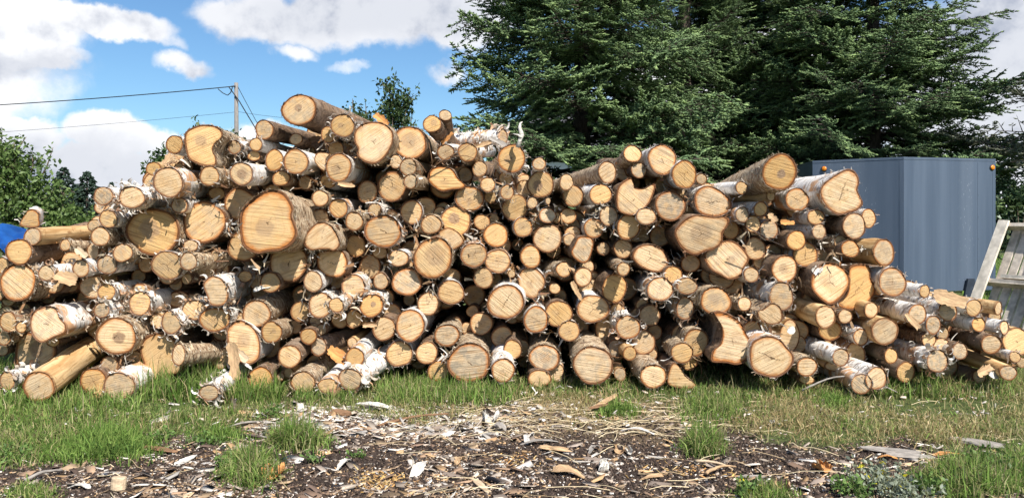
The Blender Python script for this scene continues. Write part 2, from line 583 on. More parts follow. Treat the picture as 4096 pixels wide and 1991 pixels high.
gx = gcoords(-6.5, 7.5, 0.07, 900, 60)
gy = gcoords(2.2, 11, 0.07, 1500, 60)
gy = gy[gy > -60]
GX, GY = np.meshgrid(gx, gy)
near_w = np.clip(1 - np.maximum(np.abs(GX) - 8, 0) / 6, 0, 1) * np.clip(1 - np.maximum(GY - 12, 0) / 6, 0, 1) * np.clip((GY + 2) / 2, 0, 1)
GZ = ground_z(GX, GY) * near_w
g_, s_, c_ = zones(GX, GY)
far_g = np.clip((GY - 7) / 3, 0, 1)
g_ = np.maximum(g_ * near_w, np.maximum(far_g, 1 - near_w) * 0.9)
soil = np.array([0.060, 0.043, 0.035])
green = 1.25 * np.array([0.060, 0.082, 0.024])
strawc = np.array([0.27, 0.205, 0.115])
chipc = np.array([0.24, 0.185, 0.14])
C = soil[None, None] * (0.75 + 0.5 * fbm(GX * 6, GY * 6, 9)[..., None])
C = C * (1 - c_[..., None] * 0.6) + chipc * c_[..., None] * 0.6
C = C * (1 - g_[..., None]) + green * g_[..., None] * (0.7 + 0.6 * fbm(GX * 2, GY * 2, 19)[..., None])
C = C * (1 - s_[..., None] * 0.6) + strawc * s_[..., None] * 0.6
nx, ny = len(gx), len(gy)
ii = np.arange(ny - 1)[:, None] * nx + np.arange(nx - 1)[None]
quads = np.stack([ii, ii + 1, ii + nx + 1, ii + nx], -1).reshape(-1, 4)
N = material('ground_soil')
c = gattr(N, 'col', 'Color')
P = N.n('ShaderNodeNewGeometry').outputs['Position']
n1 = N.noise(P, 60, 6, 0.7)
n2 = N.noise(P, 14, 5, 0.65)
spk = N.n('ShaderNodeTexVoronoi')
N.put(spk.inputs['Vector'], P)
spk.inputs['Scale'].default_value = 95
sp = N.m('MULTIPLY', N.ss(spk.outputs['Distance'], 0.1, 0.28, 1, 0), N.ss(spk.outputs['Color'], 0.62, 0.7))
c = N.mix(1.0, c, N.mix(N.ss(n2, 0.3, 0.7), (0.55, 0.55, 0.55), (1.4, 1.38, 1.35)), 'MULTIPLY')
c = N.mix(1.0, c, N.mix(N.ss(n1, 0.3, 0.7), (0.6, 0.6, 0.6), (1.35, 1.35, 1.35)), 'MULTIPLY')
c = N.mix(N.m('MULTIPLY', sp, 0.8), c, (0.36, 0.29, 0.22))
N.put(N.bs.inputs['Base Color'], c)
N.bs.inputs['Roughness'].default_value = 0.95
bump(N, N.m('ADD', n1, N.m('MULTIPLY', n2, 0.6)), 0.9, 0.02)
ground = obj('ground', mesh('ground', np.stack([GX, GY, GZ], -1).reshape(-1, 3), [quads], True, colors=C.reshape(-1, 3)), N.mat)
tag(ground, 'trampled dark soil yard turning to grass around the log pile', 'ground', kind='structure')

# ------------------------------------------------------------------ the logs, read off the photograph tile by tile
# tile origin -> id: x y rx ry tier bark [flags]; tile scale 2.7817; tier = tenths of a metre behind the pile's front
TILES = {
 (0, 750): """A1 1150 95 105 100 1 w G;A2 1465 110 145 120 -2 w P p;A3 1205 350 98 95 0 w;A4 1045 425 72 70 2 b;A5 1115 545 100 105 0 s;A6 360 545 100 95 0 b P;A7 725 640 62 65 0 s Y
A8 345 340 90 90 3 w Y;A9 210 715 148 135 0 d;A10 200 1050 202 200 0 s G2;A11 515 950 90 85 0 w p;A12 900 900 97 93 0 w P;A13 1190 860 115 100 0 w;A14 1365 725 105 100 0 s;A15 1035 710 65 100 1 b P
A16 1020 1110 135 115 2 b P;A17 1185 1160 100 88 0 w p;A19 30 870 85 90 1 w;A20 480 1120 110 120 4 d;A21 780 1090 85 75 5 d;A23 -60 1150 120 110 1 d""",
 (0, 1150): """B1 90 380 100 112 0 s;B2 235 440 55 62 0 s;B3 535 410 195 185 -1 w P;B4 590 600 78 55 2 d;B5 390 720 225 225 4 d H;B6 430 1100 165 160 -2 b P;B7 1295 540 215 205 0 s H;B8 1130 250 90 85 0 w G p
B9 1555 175 125 128 0 w p;B10 1490 770 88 75 3 d;B11 1215 860 95 100 1 d;B12 1040 1045 140 150 0 d Y C;B13 1325 1095 170 150 -1 w P;B14 80 1035 82 100 0 w p;B16 1060 1215 60 38 -1 b;B17 40 560 80 80 2 s;B18 20 690 70 70 4 d""",
 (500, 350): """C1 550 635 95 102 0 w;C2 850 640 200 215 -1 s H1;C3 315 905 82 75 0 b Y;C4 480 1055 160 165 -2 w P;C5 940 985 105 110 -1 s;C6 1295 960 125 125 -1 w H;C7 1220 665 72 75 1 w p;C8 1455 635 75 70 0 w
C9 1550 470 100 105 0 d C;C10 1435 760 68 58 1 d;C11 1020 1180 90 70 2 d;C12 600 900 55 60 3 b""",
 (500, 750): """D1 310 490 303 260 0 s H2;D2 880 385 232 230 0 d G1;D3 605 200 92 85 0 w H;D4 1280 190 165 178 2 d;D6 1320 655 172 165 1 d;D7 470 865 165 155 0 w C;D8 705 820 102 100 0 s G1;D9 730 645 80 65 1 w
D10 995 760 45 60 1 s;D11 685 1015 62 60 2 d;D12 1015 1150 130 185 0 w P p;D14 1335 990 78 60 3 w p;D15 230 860 90 85 4 d""",
 (500, 1150): """E1 770 245 140 105 1 w p;E2 1000 355 165 135 0 w Y p;E3 1460 290 165 145 0 s;E4 520 390 115 125 0 w p;E5 350 370 75 80 2 b;E6 390 740 240 270 2 d;E7 595 745 85 115 -1 s P;E8 1330 600 185 240 1 w H1
E10 935 1165 105 88 -3 w p G1;E11 1505 1020 130 140 0 d Y""",
 (1000, 350): """F1 545 250 195 165 0 d H;F3 510 575 75 62 2 d;F4 870 525 80 92 0 w Y;F5 1030 425 130 125 -1 w H1 p;F6 955 680 88 80 2 w;F7 1370 620 205 220 -1 s P;F8 270 810 100 120 0 w;F9 510 825 132 140 0 w
F10 800 820 80 100 1 b P;F11 985 890 145 155 -1 w H1;F12 345 1010 98 82 1 d;F13 615 1060 80 78 3 d;F14 870 1040 85 80 1 w;F15 1305 1160 108 120 2 d;F18 1100 650 32 40 4 w""",
 (1000, 750): """D5 200 385 325 340 -3 s H3;G1 780 120 88 90 1 s;G2 985 230 105 102 0 w;G3 775 335 97 92 2 d;G4 805 550 190 150 -1 s P;G5 1160 375 98 100 0 s;G6 1390 250 78 72 0 w;G7 1480 485 197 180 0 w G1 p;G8 1175 650 115 118 2 d
G9 430 840 205 205 0 d H1;G10 910 840 165 155 0 d;G11 225 1055 108 112 0 d;G12 700 1045 102 115 0 w P;G13 1150 1110 130 140 0 w;G14 1455 1040 82 90 2 d;G15 1335 880 118 132 3 d;G16 1445 720 80 75 2 b""",
 (1000, 1150): """H1 560 265 105 112 2 d;H2 785 195 130 140 0 w P p;H3 960 195 80 80 -2 w p;H4 1350 200 130 125 0 w Y H p;H5 725 375 65 72 2 b;H6 1000 360 92 90 3 b;H7 1155 350 95 100 2 b;H8 240 495 115 115 0 s H1
H9 650 540 88 90 1 d Y;H10 795 465 58 62 2 d;H11 760 655 95 100 1 d G;H12 1135 610 50 60 2 b;H13 440 765 130 120 0 d;H14 1165 775 105 105 -1 w Y;H15 1490 455 125 132 0 d;H16 590 1050 145 112 -1 s G1
H17 865 1090 105 85 -2 w;H18 1115 1020 135 125 -2 w p;H19 430 950 52 60 1 b;H20 340 990 42 45 1 b""",
 (1500, 350): """I1 635 405 100 98 0 d H1;I2 385 615 185 178 0 s H1;I3 785 720 95 85 1 w P p;I4 1030 720 105 105 0 s;I6 230 825 70 73 0 w P C;I7 370 885 88 98 0 s;I8 395 1045 73 82 -2 s P;I9 190 1100 155 165 0 d C
I10 800 1010 200 130 0 d R;I11 1165 905 80 85 0 b;I12 1255 1080 85 78 0 w;I13 1470 1165 75 80 0 w Y p;I14 1520 790 155 152 0 w Y H1 p""",
 (1500, 750): """J1 1050 125 158 142 1 w H1 Y;J2 1285 105 68 70 2 d;J3 405 275 118 138 1 w;J4 625 410 110 105 0 s;J5 900 370 165 160 2 w H C;J6 850 570 130 110 1 b P;J7 640 785 205 222 -1 s H1;J8 1100 750 145 135 0 w C;J9 1345 530 132 135 1 s
J10 1365 820 137 132 0 w C;J11 260 785 108 92 0 w P;J12 355 1050 160 152 0 d G;J14 845 1165 145 130 0 w;J15 1205 1005 105 115 1 d;J16 1190 385 88 85 2 d;J18 1325 350 52 60 3 d;J19 1520 945 50 50 2 b""",
 (1500, 1150): """K1 1455 160 200 188 -1 w P C;K2 590 180 112 128 0 s;K3 390 420 160 172 0 w;K4 800 530 135 122 0 s P;K5 270 735 140 142 0 w;K6 575 725 118 122 1 d;K7 705 930 118 112 0 d Y;K8 1045 835 235 208 -1 s B;K9 1425 920 130 130 -2 w P;K10 1530 690 100 108 1 d""",
 (2000, 450): """L1 450 800 148 142 0 s H;L2 435 570 72 72 -1 w;L4 740 775 75 88 -2 s;L5 810 925 115 118 1 s;L6 1120 910 125 113 0 w H0;L7 1195 665 102 120 0 s;L8 1475 460 98 98 1 s;L9 1545 640 88 85 1 d G;L10 1490 950 200 190 0 d G1
L11 360 1005 55 62 0 w;L12 535 985 28 38 1 w;L13 165 1055 140 148 1 w;L14 530 1145 95 85 0 w P;L15 1210 1150 102 105 0 w p;L16 760 1150 88 88 3 d;L17 630 1170 45 60 2 d""",
 (2000, 750): """M1 255 440 105 108 0 w Y;M2 530 565 155 152 1 d;M3 775 580 65 70 1 w;M4 910 690 120 145 0 d P R;M5 340 770 110 128 1 d R;M6 1045 450 108 112 1 w G1;M7 1430 440 132 136 0 s;M8 1150 680 72 72 3 d;M9 1370 680 104 104 2 d
M10 1375 905 70 74 -2 s;M11 710 910 90 82 0 s;M12 925 995 95 106 0 d;M13 350 1055 145 165 0 w P p;M14 610 1120 60 60 1 d;M15 1280 1120 130 155 1 d;M17 130 960 40 42 1 b;M20 960 880 85 80 4 d""",
 (2000, 1150): """N1 400 355 135 146 0 w C R;N2 650 290 155 138 0 d;N3 1035 235 175 152 0 w C;N4 770 480 112 112 1 w;N5 495 780 165 148 0 s G H1;N6 1035 860 212 208 -2 s P;N7 1290 675 90 95 1 d G;N8 1425 440 135 132 0 w G1 p
N9 1445 730 72 80 0 b Y;N10 1335 960 65 72 0 b P;N12 620 940 95 100 1 w P;N13 440 1010 130 90 2 d""",
 (2500, 450): """O2 415 525 155 166 0 w G1;O3 660 690 130 158 -1 w Y C;O4 850 740 60 60 3 s;O5 1300 840 68 72 0 w;O7 505 1040 162 165 1 d G;O8 975 985 200 165 0 w P C;O9 1305 1135 75 82 0 w;O10 1510 1075 78 80 0 w Y;O11 1625 920 52 66 0 b;O12 235 1155 108 92 0 w P""",
 (2500, 750): """P1 850 520 290 215 -1 d H1;P2 1130 805 235 205 0 d P H1;P3 285 780 190 145 0 d P C;P4 730 845 108 98 3 d;P5 1175 470 92 110 2 d;P6 1425 405 78 95 0 d;P7 1600 470 100 112 0 w G;P8 1450 680 110 126 2 d
P9 1405 970 85 82 0 w P C;P10 535 970 97 97 0 d;P11 690 1095 114 92 0 w;P12 390 1130 147 126 -1 w p""",
 (2500, 1150): """Q1 1010 150 162 156 0 s Y;Q2 1330 180 75 78 0 s P;Q3 670 230 100 126 1 w G p;Q4 275 310 118 112 2 d;Q5 205 605 130 136 1 d G1;Q6 635 725 122 108 -1 s;Q7 790 610 135 150 0 s C;Q8 1180 560 230 280 -1 d R
Q9 1420 480 98 112 1 d;Q11 315 985 138 132 -2 s P;Q12 630 990 150 125 0 d;Q13 720 840 80 80 1 d""",
 (3000, 550): """R1 330 385 195 190 -2 s Y H;R2 1015 610 220 240 -1 w P C;R3 525 690 130 125 0 w C;R5 735 885 98 85 0 w;R6 1160 985 125 140 0 d P;R7 1320 900 75 110 2 w;R8 770 1045 75 86 0 w;R10 515 1145 106 106 0 d Y;R11 1010 1165 75 82 0 s""",
 (3000, 900): """S1 1115 265 105 94 0 d R;S2 1490 305 130 142 0 b P;S3 615 325 132 140 1 w C;S4 385 490 140 150 0 d H1;S5 895 645 205 222 -1 d P C;S6 1190 690 220 240 1 d C;S7 1585 635 150 160 0 w H1;S8 350 790 127 152 0 w p
S9 225 990 132 115 -1 s P;S10 840 1020 112 122 -1 b P;S11 1060 1015 75 80 0 d P;S12 1350 945 78 86 0 b;S13 890 1170 125 112 1 d Y;S16 810 345 72 75 3 d""",
 (3000, 1200): """U1 240 630 227 224 -2 w P C;U2 635 740 110 107 -1 s P;U3 1010 635 96 102 -1 w P;U5 1235 410 85 92 0 w G1;U6 1500 345 148 143 0 b P;U7 1170 610 110 142 2 w;U8 950 730 110 62 1 b;U9 1240 930 117 106 -2 w G;U10 1405 870 126 126 -2 w P
U11 1570 620 72 82 0 d;U12 630 880 82 52 0 d;U15 440 400 112 180 2 b P""",
 (3496, 800): "V2 565 1015 60 70 0 w",
 (3496, 1150): """W1 485 295 104 112 0 w P;W2 820 265 98 112 0 w P p;W3 1110 225 82 96 1 w;W4 1385 230 52 78 1 b P;W5 660 415 82 103 0 w G;W6 1165 410 86 78 0 w Y;W7 1450 445 58 75 0 w P;W8 1590 600 155 142 0 b;W9 1305 630 112 108 0 d P
W10 1570 770 60 58 0 w;W11 1640 830 52 60 0 b;W12 705 815 113 126 -1 w G p;W13 610 580 80 76 1 d;W14 770 510 58 72 1 d;W15 750 655 93 96 1 d P;W16 955 705 82 90 1 d G;W17 355 940 104 112 0 d;W19 1495 945 95 80 -1 b G""",
}
POLY = {
 'A8': [(240, 420), (262, 350), (310, 265), (360, 248), (410, 285), (418, 350), (415, 430), (330, 440)],
 'A16': [(890, 1130), (910, 1030), (1030, 985), (1130, 1000), (1090, 1100), (1085, 1220), (960, 1210)],
 'B3': [(338, 400), (360, 290), (440, 235), (540, 215), (610, 250), (660, 350), (720, 410), (728, 480), (690, 510), (600, 545), (500, 597), (430, 580), (370, 510)],
 'B5': [(165, 850), (180, 640), (230, 540), (380, 500), (540, 560), (630, 660), (610, 770), (520, 840), (420, 920), (320, 940)],
 'B6': [(268, 1080), (330, 970), (420, 940), (520, 960), (580, 1040), (592, 1150), (540, 1220), (450, 1256), (350, 1250), (290, 1170)],
 'C2': [(672, 560), (700, 490), (800, 440), (890, 425), (1000, 440), (1060, 480), (1077, 530), (1050, 572), (992, 620), (965, 690), (992, 750), (1000, 860), (870, 862), (790, 830), (720, 790), (690, 700)],
 'D12': [(880, 1090), (900, 1040), (960, 990), (1030, 1000), (1090, 1040), (1130, 1120), (1142, 1200), (1110, 1290), (1020, 1312), (950, 1290), (920, 1200)],
 'D5': [(-120, 370), (-110, 280), (-60, 200), (20, 140), (110, 75), (200, 40), (300, 45), (380, 85), (440, 160), (480, 250), (462, 312), (490, 390), (525, 480), (520, 550), (470, 620), (400, 665), (330, 690), (200, 700), (100, 725), (0, 690), (-70, 640), (-97, 570), (-115, 480)],
 'E4': [(410, 390), (440, 290), (490, 255), (540, 290), (600, 360), (638, 400), (580, 480), (510, 515), (440, 480)],
 'E6': [(175, 690), (210, 590), (300, 530), (420, 515), (520, 560), (565, 640), (570, 760), (640, 850), (650, 900), (560, 960), (420, 990), (260, 1070), (215, 960), (215, 850), (190, 770)],
 'E8': [(1130, 500), (1180, 420), (1260, 370), (1350, 400), (1440, 470), (1492, 580), (1502, 700), (1480, 790), (1400, 842), (1290, 830), (1180, 740)],
 'F7': [(1165, 540), (1180, 480), (1250, 420), (1330, 395), (1430, 395), (1520, 430), (1580, 500), (1582, 600), (1540, 700), (1470, 790), (1390, 837), (1310, 830), (1230, 790), (1195, 740), (1210, 680), (1175, 620)],
 'F10': [(720, 810), (760, 730), (880, 740), (840, 800), (850, 920), (780, 900)],
 'G4': [(610, 580), (640, 510), (720, 420), (790, 392), (870, 410), (920, 460), (970, 540), (992, 590), (980, 660), (930, 697), (870, 680), (770, 680), (680, 690), (620, 640)],
 'G10': [(748, 760), (790, 720), (900, 700), (1010, 705), (1060, 760), (1078, 850), (1060, 930), (1000, 985), (900, 992), (820, 960), (760, 890)],
 'I10': [(595, 1020), (620, 930), (690, 890), (790, 888), (870, 930), (910, 1000), (960, 1050), (1002, 1090), (960, 1120), (850, 1130), (740, 1147), (660, 1100), (620, 1060)],
 'J6': [(690, 530), (810, 450), (930, 510), (980, 610), (850, 690), (760, 650)],
 'J7': [(438, 790), (450, 720), (520, 620), (600, 580), (690, 560), (770, 590), (830, 660), (847, 720), (840, 830), (800, 920), (720, 985), (650, 1005), (560, 990), (480, 930), (445, 860)],
 'L10': [(1303, 1000), (1310, 880), (1340, 810), (1400, 760), (1455, 735), (1478, 770), (1500, 840), (1560, 852), (1620, 845), (1700, 800), (1722, 830), (1690, 930), (1650, 1010), (1560, 1100), (1480, 1137), (1380, 1120), (1320, 1080)],
 'M4': [(795, 720), (830, 640), (870, 560), (930, 545), (1000, 555), (1037, 600), (1030, 680), (1000, 780), (960, 832), (900, 830), (840, 790)],
 'M13': [(205, 1010), (240, 930), (310, 895), (400, 910), (460, 960), (497, 1030), (480, 1110), (430, 1150), (415, 1210), (350, 1225), (270, 1190), (220, 1120)],
 'M15': [(1140, 1130), (1180, 1010), (1240, 970), (1330, 970), (1390, 1030), (1407, 1090), (1390, 1180), (1340, 1260), (1270, 1280), (1170, 1230)],
 'O8': [(778, 960), (800, 880), (870, 830), (940, 825), (1030, 860), (1100, 910), (1160, 970), (1182, 1030), (1150, 1100), (1040, 1155), (940, 1150), (850, 1120), (795, 1060)],
 'P1': [(558, 500), (600, 430), (690, 350), (790, 310), (880, 320), (980, 335), (1100, 330), (1147, 365), (1130, 430), (1080, 500), (1082, 580), (1050, 640), (980, 680), (900, 700), (800, 742), (720, 720), (640, 660), (590, 590)],
 'P2': [(895, 760), (930, 700), (1030, 640), (1120, 600), (1200, 605), (1280, 660), (1350, 750), (1362, 810), (1310, 890), (1290, 960), (1220, 1000), (1150, 1012), (1060, 960), (970, 910), (920, 840)],
 'P3': [(90, 750), (130, 680), (220, 640), (330, 650), (420, 700), (475, 800), (460, 880), (390, 930), (300, 925), (190, 880), (110, 810)],
 'Q8': [(1005, 290), (1080, 283), (1180, 320), (1290, 400), (1350, 520), (1402, 610), (1402, 720), (1340, 800), (1230, 842), (1130, 820), (980, 812), (960, 780), (990, 690), (1060, 640), (1090, 560), (1090, 450), (1040, 350)],
 'Q12': [(480, 1060), (520, 860), (590, 865), (680, 990), (785, 1070), (760, 1112), (640, 1115)],
 'R2': [(793, 590), (830, 520), (900, 460), (990, 400), (1080, 363), (1150, 390), (1190, 450), (1197, 520), (1180, 580), (1210, 650), (1242, 730), (1190, 800), (1100, 830), (990, 852), (900, 800), (840, 730), (805, 660)],
 'S5': [(688, 640), (715, 550), (760, 480), (860, 430), (950, 435), (1040, 490), (1090, 570), (1097, 650), (1050, 740), (980, 820), (890, 872), (820, 840), (750, 780), (700, 710)],
 'S6': [(960, 890), (1060, 800), (1100, 700), (1100, 560), (1140, 460), (1330, 460), (1350, 600), (1397, 680), (1390, 760), (1300, 860), (1120, 932)],
 'S9': [(88, 960), (150, 940), (240, 875), (320, 910), (352, 980), (350, 1060), (290, 1097), (200, 1092), (120, 1050)],
 'U1': [(12, 640), (25, 500), (100, 430), (210, 405), (320, 440), (390, 520), (460, 600), (467, 680), (420, 770), (330, 840), (240, 852), (120, 820), (40, 760)],
}
YAWS = {'A8': (-22, 10), 'E7': (16, -7), 'I3': (6, 6), 'L8': (-2, -9), 'R1': (-3, -6), 'B6': (-6, 9), 'A7': (8, -5), 'D8': (12, -3), 'D10': (14, -1), 'O5': (-6, 1), 'O11': (-14, 0), 'R8': (-8, -1), 'U3': (-10, 3), 'W4': (-18, 2), 'W7': (-14, 2), 'W6': (-9, 0),
        'W1': (-6, 1), 'V2': (-10, 0), 'S2': (-9, 0), 'R11': (-10, 0), 'L7': (-10, -2), 'L6': (-8, 0), 'I1': (10, -10), 'I4': (2, -2), 'M11': (-14, -2), 'Q2': (-12, -4), 'H11': (14, 0), 'A11': (6, 0), 'H18': (14, 4)}
SC = 2.7817
BK = {'w': 'white', 's': 'shaggy', 'd': 'dark', 'b': 'bare'}


def smooth_closed(P, n):
    """closed curve through P, n points"""
    P = np.asarray(P, float)
    k = len(P)
    seg = np.linalg.norm(np.roll(P, -1, 0) - P, axis=1)
    t = np.linspace(0, seg.sum(), n, endpoint=False)
    cs = np.concatenate([[0], np.cumsum(seg)])
    out = []
    for v in t:
        i = min(np.searchsorted(cs, v, 'right') - 1, k - 1)
        u = (v - cs[i]) / seg[i]
        p0, p1, p2, p3 = P[(i - 1) % k], P[i], P[(i + 1) % k], P[(i + 2) % k]
        out.append(0.5 * ((2 * p1) + (-p0 + p2) * u + (2 * p0 - 5 * p1 + 4 * p2 - p3) * u * u + (-p0 + 3 * p1 - 3 * p2 + p3) * u ** 3))
    return np.array(out)


LOGS = {}
for (tx, ty), txt in TILES.items():
    for item in txt.replace('\n', ';').split(';'):
        w = item.split()
        if not w:
            continue
        i, x, y, rx, ry, t, b = w[:7]
        L = dict(id=i, x=tx + float(x) / SC, y=ty + float(y) / SC, rx=float(rx) / SC, ry=float(ry) / SC, t=float(t), bark=BK[b], fl=w[7:], poly=None)
        if i in POLY:
            pp = np.array(POLY[i], float) / SC + np.array([tx, ty])
            # area centroid
            q = np.roll(pp, -1, 0)
            cr = pp[:, 0] * q[:, 1] - q[:, 0] * pp[:, 1]
            cen = ((pp + q) * cr[:, None]).sum(0) / (3 * cr.sum())
            if i == 'Q8':
                cen = np.array([tx + 1200 / SC, ty + 600 / SC])
            if i == 'L10':
                cen = np.array([tx + 1480 / SC, ty + 980 / SC])
            L['x'], L['y'] = cen
            L['poly'] = pp - cen
            L['rx'], L['ry'] = np.ptp(pp[:, 0]) / 2, np.ptp(pp[:, 1]) / 2
        LOGS[i] = L

RINGS = [0.004, 0.0, 0.012, 0.03, 0.06, 0.10, 0.15, 0.20, 0.26, 0.32, 0.39, 0.47, 0.56, 0.66, 0.78, 0.92, 1.1, 1.35, 1.8, 2.3]
WHITES = [(0.80, 0.78, 0.74), (0.72, 0.68, 0.62), (0.62, 0.50, 0.38), (0.60, 0.38, 0.24), (0.52, 0.44, 0.36), (0.78, 0.72, 0.64)]
GOLDS = [(0.55, 0.46, 0.33), (0.66, 0.59, 0.46), (0.40, 0.28, 0.17), (0.24, 0.15, 0.09), (0.74, 0.68, 0.57), (0.33, 0.26, 0.19)]
DARKS = [(0.30, 0.22, 0.16), (0.18, 0.12, 0.085), (0.40, 0.33, 0.27), (0.46, 0.28, 0.17)]
BARES = [(0.55, 0.36, 0.18), (0.36, 0.19, 0.08), (0.62, 0.46, 0.26)]


def log_shape(out_m, length, seed, barkk):
    """bark surface of a log whose sawn end has the outline out_m (x, z metres): verts, quads, uv, rim flag, ring frames"""
    r = np.random.default_rng(seed)
    n = len(out_m)
    rm = np.linalg.norm(out_m, axis=1).mean()
    th = np.arctan2(out_m[:, 1], out_m[:, 0])
    circ = np.stack([np.cos(th), np.sin(th)], 1) * rm
    bend = r.normal(0, 0.06, 2)
    taper = r.uniform(-0.10, 0.04)
    amp = {'white': 0.020, 'shaggy': 0.040, 'dark': 0.042, 'bare': 0.030}[barkk]
    V, UV, RIM = [], [], []
    per = np.concatenate([[0], np.cumsum(np.linalg.norm(np.roll(out_m, -1, 0) - out_m, axis=1))])[:n]
    tilt = r.normal(0, 0.06, 2)
    knots = [(r.uniform(-3.1, 3.1), r.uniform(0.08, 0.9), r.uniform(0.04, 0.16), r.uniform(0.25, 0.5)) for _ in range(3)]
    ys = [y for y in RINGS if y < length * 0.97] + [length]
    YA = np.array(ys)[:, None]
    TH = th[None, :] + 0 * YA
    Y2 = YA + 0 * TH
    NZ = 1 + amp * 4 * (fbm(np.cos(TH) * 1.6 + 7 + seed, np.sin(TH) * 1.6 + Y2 * 5, seed % 97, 3) - 0.5) * (0.25 + 0.75 * np.minimum(1, YA / 0.05))
    NZ = NZ + amp * 1.8 * (fbm(TH * 6 + seed, Y2 * 22.0, seed % 89, 2) - 0.5) * np.minimum(1, YA / 0.03)
    NZ = NZ + 0.10 * (fbm(np.cos(TH) + seed, np.sin(TH) + Y2 * 2.2, seed % 83, 2) - 0.5) * np.minimum(1, YA / 0.2)
    for (kt, ky, ka, kw) in knots:
        dth = (TH - kt + math.pi) % (2 * math.pi) - math.pi
        NZ = NZ + ka * np.exp(-(dth / kw) ** 2 - ((Y2 - ky) / (kw * 0.16)) ** 2)
    for k, y in enumerate(ys):
        f = math.exp(-y / 0.55)
        o = out_m * f + circ * (1 - f)
        s = 1 + taper * y / 2.3
        if k == 0:
            s = 0.945
        nz = NZ[k]
        o = o * s * nz[:, None] + bend * (y / 2.3) ** 2
        yy = y + (tilt[0] * o[:, 0] + tilt[1] * o[:, 1]) * math.exp(-y / 0.25)
        if k == 1:
            yy = yy - np.abs(r.normal(0, 0.003, n))
        V.append(np.stack([o[:, 0], yy, o[:, 1]], 1))
        UV.append(np.stack([per, np.full(n, y)], 1))
        RIM.append(np.full(n, 1.0 if k < 2 else (0.55 if k == 2 else 0.0)))
    K = len(ys)
    F = [(k * n + j, k * n + (j + 1) % n, (k + 1) * n + (j + 1) % n, (k + 1) * n + j) for k in range(K - 1) for j in range(n)]
    F.append(tuple((K - 1) * n + j for j in range(n)))
    return np.concatenate(V), F, np.concatenate(UV), np.concatenate(RIM), tilt, V


def face_shape(out_m, tilt, seed):
    n = len(out_m)
    rm = np.linalg.norm(out_m, axis=1).mean()
    V, UV, RAD = [np.zeros((1, 3))], [np.zeros((1, 2))], [np.zeros(1)]
    for s in (0.3, 0.6, 0.85, 0.95):
        o = out_m * s
        y = tilt[0] * o[:, 0] + tilt[1] * o[:, 1] + (0.001 if s < 0.9 else 0.0035)
        V.append(np.stack([o[:, 0], y, o[:, 1]], 1))
        UV.append(o / rm)
        RAD.append(np.full(n, s / 0.95))
    F = [(0, 1 + (j + 1) % n, 1 + j) for j in range(n)]
    for k in range(3):
        a, b = 1 + k * n, 1 + (k + 1) * n
        F += [(a + j, a + (j + 1) % n, b + (j + 1) % n, b + j) for j in range(n)]
    return np.concatenate(V), F, np.concatenate(UV), np.concatenate(RAD)


def flakes(rings, ys_max, n, size, pal, seed, heavy):
    """loose shreds of bark standing off the surface: each a bent strip of two quads"""
    r = np.random.default_rng(seed + 5)
    V, F, Cc = [], [], []
    m = len(rings[0])
    ys = np.array([R[:, 1].mean() for R in rings])
    for q in range(n):
        y = min(abs(r.normal(0, 0.42)) + 0.004, ys_max) if r.random() > 0.3 else r.uniform(0.0, 0.02)
        k = int(np.clip(np.searchsorted(ys[1:], y), 1, len(rings) - 2))
        j0 = r.integers(m)
        c0 = rings[k].mean(0)
        big = heavy and r.random() < 0.35
        ln = size * r.uniform(0.5, 1.5) * (1.7 if big else 1)
        wd = size * (r.uniform(0.6, 1.5) if big else r.uniform(0.2, 0.7))
        p0 = rings[k][j0].copy()
        p0[1] = y
        rad = p0 - c0
        rad[1] = 0
        rl = np.linalg.norm(rad) + 1e-6
        rad /= rl
        tan = np.array([-rad[2], 0, rad[0]]) * r.choice([-1, 1])
        ax = np.array([0, 1.0, 0]) + tan * r.normal(0, 0.3)
        lift = r.uniform(0.15, 0.7)
        curl = r.normal(0, 0.5)
        fwd = np.array([0, -1.0, 0]) * (r.uniform(0, 0.35) if y < 0.03 else 0)
        pts = []
        p = p0 + rad * 0.001
        ns = 6 if big else 3
        if big:
            lift *= 0.45
            curl = r.uniform(0.25, 0.8)
            ln *= 1.25
            b0 = r.uniform(0.5, 1.0)
        for s in range(ns):
            tp = (1 - 0.15 * s) if not big else (1 - 0.10 * s) * r.uniform(0.75, 1.15)
            pts += [p - ax * wd * 0.5 * tp, p + ax * wd * 0.5 * tp]
            ang = lift * (s + 0.4) * 0.7 + curl * s
            p = p + (tan * math.cos(ang) + rad * math.sin(ang) * 0.9 + fwd) * ln / (ns - 1)
        b = len(V)
        V += pts
        F += [(b + 2 * q_, b + 2 * q_ + 1, b + 2 * q_ + 3, b + 2 * q_ + 2) for q_ in range(ns - 1)]
        c = np.array(pal[r.integers(len(pal))]) * r.uniform(0.75, 1.1)
        Cc += [c] * (2 * ns)
    return np.array(V), F, np.array(Cc)


